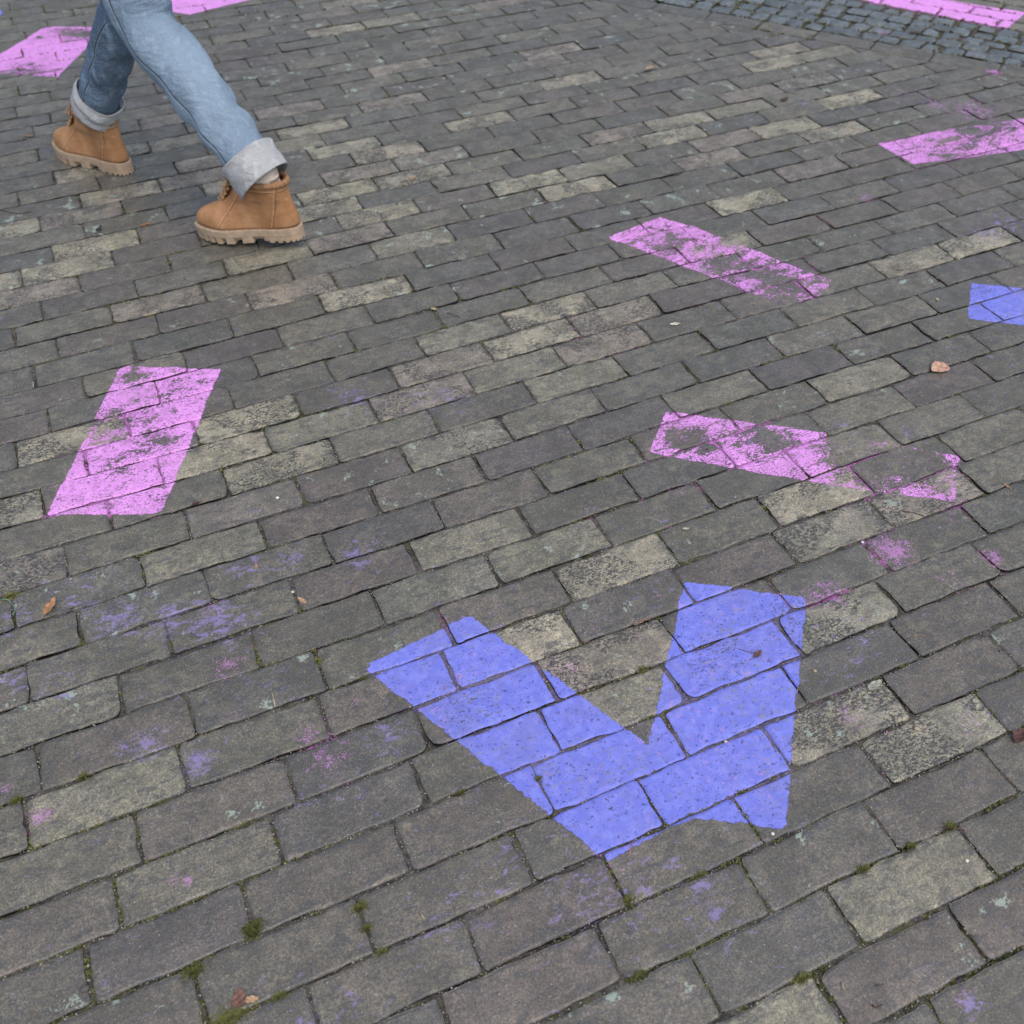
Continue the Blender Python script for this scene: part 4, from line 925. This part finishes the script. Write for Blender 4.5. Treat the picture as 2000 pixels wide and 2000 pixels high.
# socks
for c0, an, low in ((cB, ankB, bB + dB * .074 + Vector((0, 0, .144))), (cA, ankA, MA @ Vector((.074, 0, .146)))):
    top_ = lerp(low, c0, 1.0); Vs, Fs = sleeve([K(low, .046, .026), K(lerp(low, top_, .5), .054, .029), K(lerp(low, top_, .8), .056, .033), K(top_, .054, .036), K(c0 + Vector((0, 0, .03)), .046, .036)], .0022, 3, m=8)
    so = mesh_obj('sock', Vs, Fs, M_PAD); place(so)
# the body inside the clothes, one continuous skinned figure
M_SKIN = simple('skin', (.55, .36, .27), .6, .08, 30); M_COAT = simple('grey_wool_coat', (.09, .095, .11), .9, .2, 200); M_HAIR = simple('brown_hair', (.08, .05, .03), .6)
CH = HIP + Vector((0, 0, .42)) + DW * .02; NK = CH + Vector((0, 0, .13)); HD = NK + Vector((0, 0, .17)) + DW * .02
shL, shR = CH - RT * .17 + Vector((0, 0, .06)), CH + RT * .17 + Vector((0, 0, .06))
elL, elR = shL - RT * .05 - DW * .06 + Vector((0, 0, -.27)), shR + RT * .05 - DW * .06 + Vector((0, 0, -.27))
haL, haR = HIP - RT * .16 + DW * .08 + Vector((0, 0, .12)), HIP + RT * .16 + DW * .08 + Vector((0, 0, .12))
J_ = [(HIP, .10), (HIP + Vector((0, 0, .18)), .09), (CH, .11), (NK, .05), (NK + Vector((0, 0, .08)), .055), (HD, .078), (HD + Vector((0, 0, .07)), .06),
      (shL, .05), (elL, .038), (haL, .03), (shR, .05), (elR, .038), (haR, .03),
      (hipB, .062), (kneeB, .034), (ankB + Vector((0, 0, .11)), .024), (ankB + dB * .02 + Vector((0, 0, .06)), .028), (ankB + dB * .13 + Vector((0, 0, .048)), .018),
      (hipA, .062), (kneeA, .040), (ankA + Vector((0, 0, .05)), .03), (MA @ Vector((.09, 0, .062)), .027), (MA @ Vector((.21, 0, .05)), .018)]
E_ = [(0, 1), (1, 2), (2, 3), (3, 4), (4, 5), (5, 6), (2, 7), (7, 8), (8, 9), (2, 10), (10, 11), (11, 12), (0, 13), (13, 14), (14, 15), (15, 16), (16, 17), (0, 18), (18, 19), (19, 20), (20, 21), (21, 22)]
me = bpy.data.meshes.new('body'); me.from_pydata([tuple(p) for p, _ in J_], E_, []); body = bpy.data.objects.new('body', me); C.objects.link(body); me.materials.append(M_SKIN)
sk = body.modifiers.new('skin', 'SKIN')
for i, (_, r_) in enumerate(J_): me.skin_vertices[0].data[i].radius = (r_, r_)
me.skin_vertices[0].data[0].use_root = True; ss = body.modifiers.new('s', 'SUBSURF'); ss.levels = 1; ss.render_levels = 1; place(body)
def coat_ring(c, a, b): return K(c, a, b)
Vc, Fc = sleeve([K(HIP + Vector((0, 0, .0)), .135, .195), K(HIP + Vector((0, 0, .2)), .12, .165), K(CH, .13, .185), K(CH + Vector((0, 0, .09)), .10, .15), K(NK + Vector((0, 0, .02)), .065, .07)], .004, 1, m=8)
for sh, el, ha in ((shL, elL, haL), (shR, elR, haR)):
    V2, F2 = sleeve([K(sh + Vector((0, 0, .01)), .06, .06), K(lerp(sh, el, .5), .058, .056), K(el, .055, .052), K(ha, .045, .045)], .004, 2, n=24, m=6); o_ = len(Vc); Vc += V2; Fc += [tuple(i + o_ for i in f_) for f_ in F2]
coat = mesh_obj('coat', Vc, Fc, M_COAT); sm = coat.modifiers.new('t', 'SOLIDIFY'); sm.thickness = .004; place(coat)
bm = bmesh.new(); bmesh.ops.create_uvsphere(bm, u_segments=24, v_segments=16, radius=.1)
for v in bm.verts: v.co = Vector((v.co.x * .92, v.co.y * .98, v.co.z * 1.12)); v.co += HD + Vector((0, 0, .03)) - DW * .018
hair = fin(bm, 'hair', M_HAIR); place(hair)
